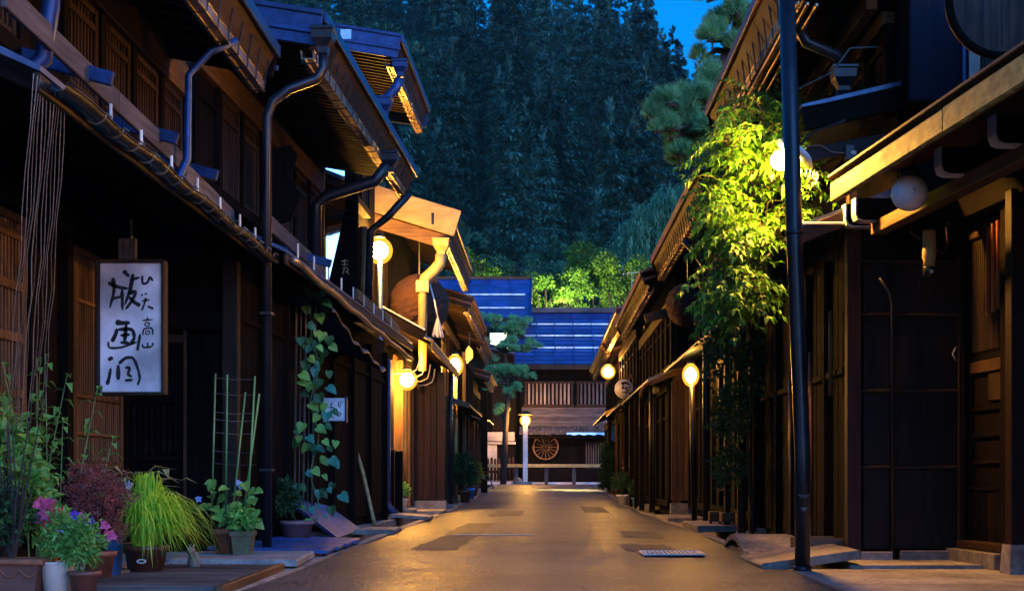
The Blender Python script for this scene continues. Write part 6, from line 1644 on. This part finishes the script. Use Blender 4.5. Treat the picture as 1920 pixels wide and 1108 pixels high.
def vine_region(poly, Y0, Y1, n, L, W, dens=1.0):
    """sprays whose starting points fill a region of the plant's front"""
    xs = [p[0] for p in poly]; ys = [p[1] for p in poly]; c = 0
    def inside(x, y):
        r = False; j = len(poly) - 1
        for i in range(len(poly)):
            if (poly[i][1] > y) != (poly[j][1] > y) and x < (poly[j][0] - poly[i][0]) * (y - poly[i][1]) / (poly[j][1] - poly[i][1]) + poly[i][0]: r = not r
            j = i
        return r
    while c < n:
        x, y = RND.uniform(min(xs), max(xs)), RND.uniform(min(ys), max(ys))
        if not inside(x, y): continue
        if noise.noise(Vector((x * .03, y * .03, 5))) < -0.22 * (2 - dens): 
            if RND.random() < .75: continue
        c += 1
        p = pt(x, y, RND.uniform(Y0, Y1)) - W0
        spray(p, Vector((RND.uniform(-1, .6), RND.uniform(-1, .3), RND.uniform(-.1, .6))), RND.randint(3, 6), L, W, L * .62, mb)
vine_region([(1350, 215), (1400, 192), (1470, 195), (1500, 230), (1500, 330), (1460, 420), (1440, 390), (1420, 440), (1390, 360), (1360, 400), (1350, 330), (1345, 260)], 12.2, 13.4, 215, .105, .042)
vine_region([(1360, 180), (1400, 172), (1470, 182), (1570, 185), (1570, 225), (1480, 230), (1420, 215)], 13.2, 15.0, 120, .09, .036)
vine_region([(1500, 310), (1540, 330), (1525, 430), (1505, 440)], 12.2, 12.9, 30, .09, .036)
vine_region([(1335, 300), (1355, 240), (1375, 300), (1375, 430), (1340, 430)], 12.1, 13.2, 30, .105, .042)
vine_region([(1345, 380), (1420, 400), (1450, 440), (1440, 480), (1400, 470), (1360, 450)], 12.1, 13.0, 100, .11, .042)
vine_region([(1340, 505), (1400, 500), (1425, 515), (1425, 560), (1400, 610), (1350, 590)], 12.0, 12.9, 130, .10, .038)
vine_region([(1340, 250), (1440, 240), (1440, 560), (1340, 560)], 13.2, 15.0, 100, .10, .040)
stuff(obj('foliage', mb, 'vine_green', wv))
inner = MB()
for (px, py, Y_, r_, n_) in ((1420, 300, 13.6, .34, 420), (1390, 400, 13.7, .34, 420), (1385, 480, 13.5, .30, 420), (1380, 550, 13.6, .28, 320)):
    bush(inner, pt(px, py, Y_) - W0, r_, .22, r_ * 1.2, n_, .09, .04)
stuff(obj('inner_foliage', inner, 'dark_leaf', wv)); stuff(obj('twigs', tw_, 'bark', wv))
sm_ = MB()
sm_.tube([pt(1408, 215, 14.2) - W0, pt(1428, 203, 14.0) - W0, pt(1465, 202, 14.0) - W0, pt(1530, 205, 14.3) - W0], [.008, .012, .014, .012], 6)
for (xa, ya, xb, yb) in ((1440, 225, 1350, 300), (1450, 240, 1395, 420), (1440, 260, 1430, 470), (1420, 300, 1380, 520), (1460, 230, 1490, 400)):
    sm_.tube([pt(xa, ya, 13.4) - W0, pt((xa + xb) / 2 + 8, (ya + yb) / 2 - 20, 12.9) - W0, pt(xb, yb, 12.5) - W0], [.010, .007, .003], 5)
sm_.tube([Vector((0.25, .2, -2.67)), Vector((.22, .1, -1.2)), Vector((.1, 0, -.2)), pt(1430, 300, 13.8) - W0, pt(1440, 215, 14.0) - W0], [.03, .026, .022, .018, .012], 8)
obj('stem', sm_, 'bark', wv, True)
iv = thing('ivy', 'dark ivy mass below the hanging vine by the passage posts', 'ivy', (2.35, 16.6, 1.5))
mb = MB(); W0 = iv.location
for (px, py, rx, rz, n) in ((1370, 560, .34, .5, 900), (1362, 660, .32, .5, 900), (1372, 780, .30, .5, 800), (1368, 880, .24, .4, 450), (1340, 420, .3, .6, 900), (1420, 700, .25, .6, 350)):
    c = pt(px, py, 16.8) - W0; bush(mb, c, rx, .4, rz, n, .085, .045)
stuff(obj('foliage', mb, 'dark_leaf', iv))
obj('stem', MB().tube([(0.1, 0, -1.47), (0.05, .1, -.4), (0.1, 0, .6), (0.0, .1, 1.5)], [.025, .02, .016, .01], 7), 'bark', iv, True)
uv_ = thing('ivy', 'sparse ivy on the upper wall of the second right house', 'ivy', (3.0, 13.2, 4.2))
mb = MB(); W0 = uv_.location
for (px, py, n) in ((1645, 95, 260), (1640, 150, 220), (1660, 50, 120)): bush(mb, pt(px, py, 12.95) - W0, .12, .1, .22, n, .06, .035)
stuff(obj('foliage', mb, 'dark_leaf', uv_))

# ------------------------------------------------------------------ trees
def tree_thing(label, cat, loc, crown_me, crown_mat, trunk_me, s=1.0, rz=0.0, group=None, name='tree'):
    e = thing(name, label, cat, loc, rz, group)
    e.scale = (s, s, s)
    stuff_ = link('crown', crown_me, crown_mat, e); stuff_['kind'] = 'stuff'
    link('trunk', trunk_me, 'dark_bark', e)
    return e
def clump_tri(mb, p, d, L, W, k=3):
    """a tuft of foliage: k narrow faces fanned about d"""
    for _ in range(k):
        o = (d + rdir() * 0.55).normalized(); x = o.cross(rdir()).normalized() * W / 2
        m = p + o * L * .5
        mb.add([p, m + x, p + o * L, m - x], [(0, 1, 2, 3)])
def frond(mb, p, d, L, W, rr):
    """a drooping spray lying on the crown's surface, its face turned up and out"""
    t = Vector((-d.y, d.x, rr.uniform(-.25, .25))).normalized() * W / 2
    m = p + d * L * .55 + Vector((0, 0, .10 * L)); e = p + d * L - Vector((0, 0, L * rr.uniform(.05, .45)))
    mb.add([p, m + t, e, m - t], [(0, 1, 2, 3)])
def cedar_crown(h, r, seed, n=520, clump=1.15):
    rr = random.Random(seed); mb = MB(); lay = 17
    for j in range(lay):
        t = .03 + .93 * (j + rr.uniform(-.3, .3)) / lay
        R_ = r * (1 - t) ** .78 * rr.uniform(.78, 1.12) + .18
        nb = max(4, int(9 * (1 - t) + 3)); a0 = rr.uniform(0, 6.28)
        for k in range(nb):
            a = a0 + 6.283 * k / nb + rr.gauss(0, .22); Lb = R_ * rr.uniform(.72, 1.15)
            dz = rr.uniform(-.12, .18)
            for q in range(30):
                f = .35 + .65 * rr.random() ** .7; aa = a + rr.gauss(0, .20 / max(.3, f))
                d = Vector((math.cos(aa), math.sin(aa), 0))
                p = d * Lb * f * .82 + Vector((0, 0, h * t + dz * Lb - Lb * f * .30 + rr.gauss(0, .16)))
                frond(mb, p, (d + Vector((rr.gauss(0, .3), rr.gauss(0, .3), rr.gauss(-.15, .25)))).normalized(), rr.uniform(.38, .8), rr.uniform(.22, .42), rr)
    for k in range(14):
        clump_tri(mb, Vector((0, 0, h * (.90 + .007 * k))), Vector((rr.uniform(-.5, .5), rr.uniform(-.5, .5), .9)).normalized(), .9, .35, 2)
    return mb.mesh('cedar_crown')
def round_crown(h, r, seed, n=520, clump=1.1, lob=12):
    rr = random.Random(seed); mb = MB()
    lobes = [Vector((rr.uniform(-.7, .7) * r, rr.uniform(-.7, .7) * r, h * rr.uniform(.35, .88))) for _ in range(lob)]
    for i in range(n):
        c = lobes[i % lob]; d = Vector((rr.gauss(0, 1), rr.gauss(0, 1), rr.gauss(.3, .9))).normalized()
        p = c + d * r * rr.uniform(.28, .46)
        clump_tri(mb, p, (d + Vector((0, 0, -.1))).normalized(), clump * rr.uniform(.6, 1.2), clump * .45, 4)
    return mb.mesh('round_crown')
cr_meshes = [cedar_crown(22, 4.3 + .5 * (k % 3), 100 + k, 620) for k in range(6)]
rd_meshes = [round_crown(13, 5.2, 200 + k, 700, 1.0) for k in range(3)]
trk = MB().tube([(0, 0, -1), (0, 0, 4), (0, 0, 10)], [.34, .22, .05], 6).mesh('trunk')
trk2 = MB().tube([(0, 0, -1), (0.2, 0, 4), (0, .3, 9)], [.35, .25, .08], 6).tube([(0.15, 0, 3.5), (1.8, .6, 7)], [.14, .05], 5).tube([(0.1, 0, 3.0), (-1.7, -.5, 7.5)], [.14, .05], 5).mesh('trunk')
cnt = 0
rr = random.Random(5)
for row in range(25):
    y = 128 + row * 9.2
    half0, half1 = -1.0 * y * .27, y * .17
    x = half0 + rr.uniform(0, 5)
    while x < half1:
        yy = y + rr.uniform(-3, 3); xx = x + rr.uniform(-1.6, 1.6)
        x += 8.0 if row < 14 else 8.8
        if yy > 356 or cnt >= 297: continue
        px = VPX + FPX * xx / yy
        if px < 330 or px > 1460: continue
        if row > 4 and row < 22 and rr.random() < 0.22 : continue
        s = rr.uniform(.8, 1.3)
        if row < 3 and rr.random() < .35 or (px < 830 and rr.random() < .38):
            tree_thing('dark rounded broadleaf tree among the cedars on the hillside', 'tree', (xx, yy, hill_z(xx, yy) - .3), rd_meshes[cnt % 3], 'forest_green', trk2, s, rr.uniform(0, 6.28), 'broadleaf trees among the cedars')
        else:
            tree_thing('tall dark cedar tree on the steep hillside behind the lane', 'tree', (xx, yy, hill_z(xx, yy) - .3), cr_meshes[cnt % 6], 'cedar_green', trk, s, rr.uniform(0, 6.28), 'cedars on the hillside')
        cnt += 1
print('hill trees', cnt)
# pines: pads of needles on crooked boughs
def pine(label, base, pads, trunk_pts, tr, name='pine_tree', nl=.16, mat='pine_green', dens=1.0, cat='tree'):
    e = thing(name, label, cat, base); B0 = Vector(base)
    mb = MB(); sm = MB()
    sm.tube([Vector(p) - B0 for p in trunk_pts], [tr * (1 - .6 * i / (len(trunk_pts) - 1)) for i in range(len(trunk_pts))], 8)
    P_ = []
    for (c, rx, ry, rz, n) in pads:
        for _ in range(6):
            P_.append((Vector(c) + Vector((RND.uniform(-1, 1) * rx, RND.uniform(-.8, .8) * ry, RND.uniform(-1.2, 1.2) * rz)), rx * RND.uniform(.3, .6), ry * RND.uniform(.3, .6), rz * RND.uniform(.6, 1.1), n // 4))
    for (c, rx, ry, rz, n) in P_:
        c = Vector(c) - B0
        near = min((Vector(p) - B0 for p in trunk_pts), key=lambda q: (q - c).length)
        sm.tube([near, near.lerp(c, .5) + Vector((0, 0, .08)), c - Vector((0, 0, rz * .5))], [tr * .4, tr * .3, tr * .15], 6)
        for i in range(int(n * dens)):
            d = rdir(-.5, 1); q = RND.uniform(.3, 1) ** .5
            p = c + Vector((d.x * rx, d.y * ry, d.z * rz)) * q * (.8 + .4 * noise.noise(d * 3 + c))
            o = (d * .6 + Vector((0, 0, .7)) + rdir() * .4).normalized()
            for _ in range(5):
                v = (o + rdir() * .55).normalized(); x = v.cross(rdir()).normalized() * nl * .045
                mb.add([p - x, p + x, p + v * nl], [(0, 1, 2)])
    stuff(obj('needles', mb, mat, e)); obj('trunk', sm, 'bark', e, True)
    return e
PY = 22.5
pd = [(pt(x, y, PY + dz), rx, rx, rz, n) for (x, y, dz, rx, rz, n) in
      ((1360, 10, .3, .42, .22, 420), (1400, 30, .4, .4, .22, 350), (1350, 75, 0, .34, .2, 380), (1385, 110, .3, .34, .2, 320), (1345, 135, 0, .3, .17, 320), (1310, 180, -.3, .28, .12, 260), (1350, 185, 0, .36, .17, 380),
       (1262, 215, -.5, .34, .2, 420), (1300, 225, -.2, .38, .22, 500), (1285, 262, -.3, .40, .22, 500), (1330, 260, 0, .36, .22, 400), (1240, 232, -.6, .2, .14, 200), (1320, 210, .2, .3, .2, 300), (1300, 285, -.2, .3, .14, 240))]
pine('big pine reaching out behind the second right house', (2.95, PY + 1.2, 0), pd, [Vector((2.95, PY + 1.2, -.1)), Vector((2.9, PY + 1.1, 3)), pt(1370, 240, PY + .6), pt(1375, 100, PY + .5), pt(1385, 10, PY + .5)], .17, nl=.15, dens=1.3)
PY = 60.8
pd = [(pt(x, y, PY + dz), rx, rx * .8, rz, n) for (x, y, dz, rx, rz, n) in
      ((940, 607, 0, .55, .22, 300), (905, 602, .3, .4, .2, 200), (975, 610, -.2, .5, .2, 260), (960, 622, 0, .5, .2, 240), (930, 645, .2, .6, .18, 280), (965, 650, -.2, .75, .2, 420), (998, 652, -.3, .3, .14, 160),
       (945, 690, 0, .6, .3, 320), (975, 706, -.2, .5, .25, 300), (930, 715, .2, .4, .3, 260), (965, 735, 0, .4, .22, 220), (945, 770, .2, .3, .2, 140))]
pine('layered garden pine in front of the tall left end house', (-1.75, PY, .34), pd, [Vector((-1.75, PY, .3)), pt(948, 800, PY), pt(954, 720, PY), pt(946, 660, PY), pt(958, 600, PY)], .14, nl=.2)
# bright shrubs behind the end house
def big_bush(label, px, py, Y, r, hz, n, mat, L=.28, name='shrub', cat='shrub'):
    c = pt(px, py, Y); g = 0.34 + (Y - 63.4) * .037 if Y > 63 else gz(Y)
    e = thing(name, label, cat, (c.x, Y, g))
    mb = MB(); H_ = c.z - g
    for k in range(9):
        o = Vector((RND.uniform(-.85, .85) * r, RND.uniform(-.6, .6) * r, H_ + (RND.uniform(-.6, .45) if k < 6 else RND.uniform(-2.2, -.9)) * hz))
        bush(mb, o, r * .5, r * .5, hz * .5, n // 9, L, L * .42)
    stuff(obj('foliage', mb, mat, e))
    sm = MB().tube([(0, 0, -.2), (.1, 0, H_ * .5), (0, 0, H_)], [.09, .07, .04], 7)
    for k in range(6): sm.tube([(0, 0, H_ * .5), (RND.uniform(-.6, .6) * r, RND.uniform(-.5, .5) * r, H_ + RND.uniform(-.3, .3) * hz)], [.06, .02], 5)
    obj('trunk', sm, 'dark_bark', e, True)
    return e
big_bush('bright green bush low behind the ridge at the lane end', 1022, 538, 76, 1.2, .9, 2600, 'bush_green')
big_bush('second bright green bush right of the lower bright one', 1068, 532, 77, 1.1, .9, 2200, 'bush_green')
big_bush('tallest bright green pine like bush beside the antenna', 1112, 494, 79, 1.9, 2.0, 5200, 'bush_green')
big_bush('bright green bush just right of the antenna mast', 1162, 520, 78, 1.7, 1.6, 3800, 'bush_green')
big_bush('bright green bush above the smaller blue roof', 885, 492, 74, 1.2, 1.1, 2600, 'bush_green')
big_bush('dim bluish bush between the two blue roofs', 970, 500, 84, 1.3, .7, 1300, 'forest_green')
big_bush('dim bluish bush behind the bright bushes', 1040, 510, 88, 1.6, 1.0, 1800, 'forest_green')
big_bush('dim teal broadleaf tree beside the willow at the lane end', 1190, 470, 92, 2.4, 2.2, 2600, 'forest_green', L=.4)
wt = thing('willow_tree', 'soft teal willow rising behind the third right house', 'tree', (8.6, 88, 1.2))
mb = MB(); W0 = wt.location
for (cx_, cy_, rx_, n_) in ((1180, 452, 24, 120), (1200, 420, 28, 150), (1228, 392, 30, 170), (1262, 366, 32, 190), (1300, 352, 30, 170), (1215, 450, 30, 130), (1250, 425, 34, 170), (1290, 405, 34, 170), (1320, 385, 26, 110), (1185, 478, 26, 90), (1240, 470, 34, 110)):
    for i in range(n_):
        a_ = RND.uniform(0, 6.283); q_ = RND.random() ** .5
        x, y = cx_ + rx_ * q_ * math.cos(a_), cy_ + rx_ * .7 * q_ * math.sin(a_)
        p = pt(x, y, 88 + RND.uniform(-1.5, 1.5) - 1.2 * (1 - q_)) - W0
        d = Vector(((x - cx_) * .022, RND.uniform(-.4, .2), .16)); L = RND.uniform(.5, 1.25)
        pts_ = [p + d * (k * .25) + Vector((RND.uniform(-.03, .03), 0, -L * (k / 4) ** 1.4)) for k in range(5)]
        mb.blade(pts_, .08)
        for k in range(1, 5): mb.leaf(pts_[k], Vector((RND.uniform(-1, 1), RND.uniform(-1, 1), -.8)), (0, 0, 1), .30, .10)
stuff(obj('foliage', mb, 'willow_green', wt))
sm = MB().tube([(0, 0, -.5), (.2, 0, 6), (-.2, 0, 12), (-.8, 0, 16)], [.45, .35, .22, .08], 8)
for k in range(7): sm.tube([(0, 0, 9 + k * .8), (RND.uniform(-3, 1.5), RND.uniform(-1, 1), 13.5 + k * .6)], [.14, .03], 5)
obj('trunk', sm, 'bark', wt, True)
# the street lamp beyond the roofs whose light falls on the bright bushes
yl = pt(1075, 590, 73.0)
lb2 = thing('street_lamp', 'street lamp hidden behind the end house roof, lighting the bushes', 'lamp', yl, 0, 'lit street lamps along the lane')
obj('globe', MB().sphere(.2, n=16, m=10), 'lamp_pale', lb2, True)
obj('pole', MB().tube([(0, 0, -yl.z + .5), (0, 0, -.18)], .06, 8), 'dark_metal', lb2, True)
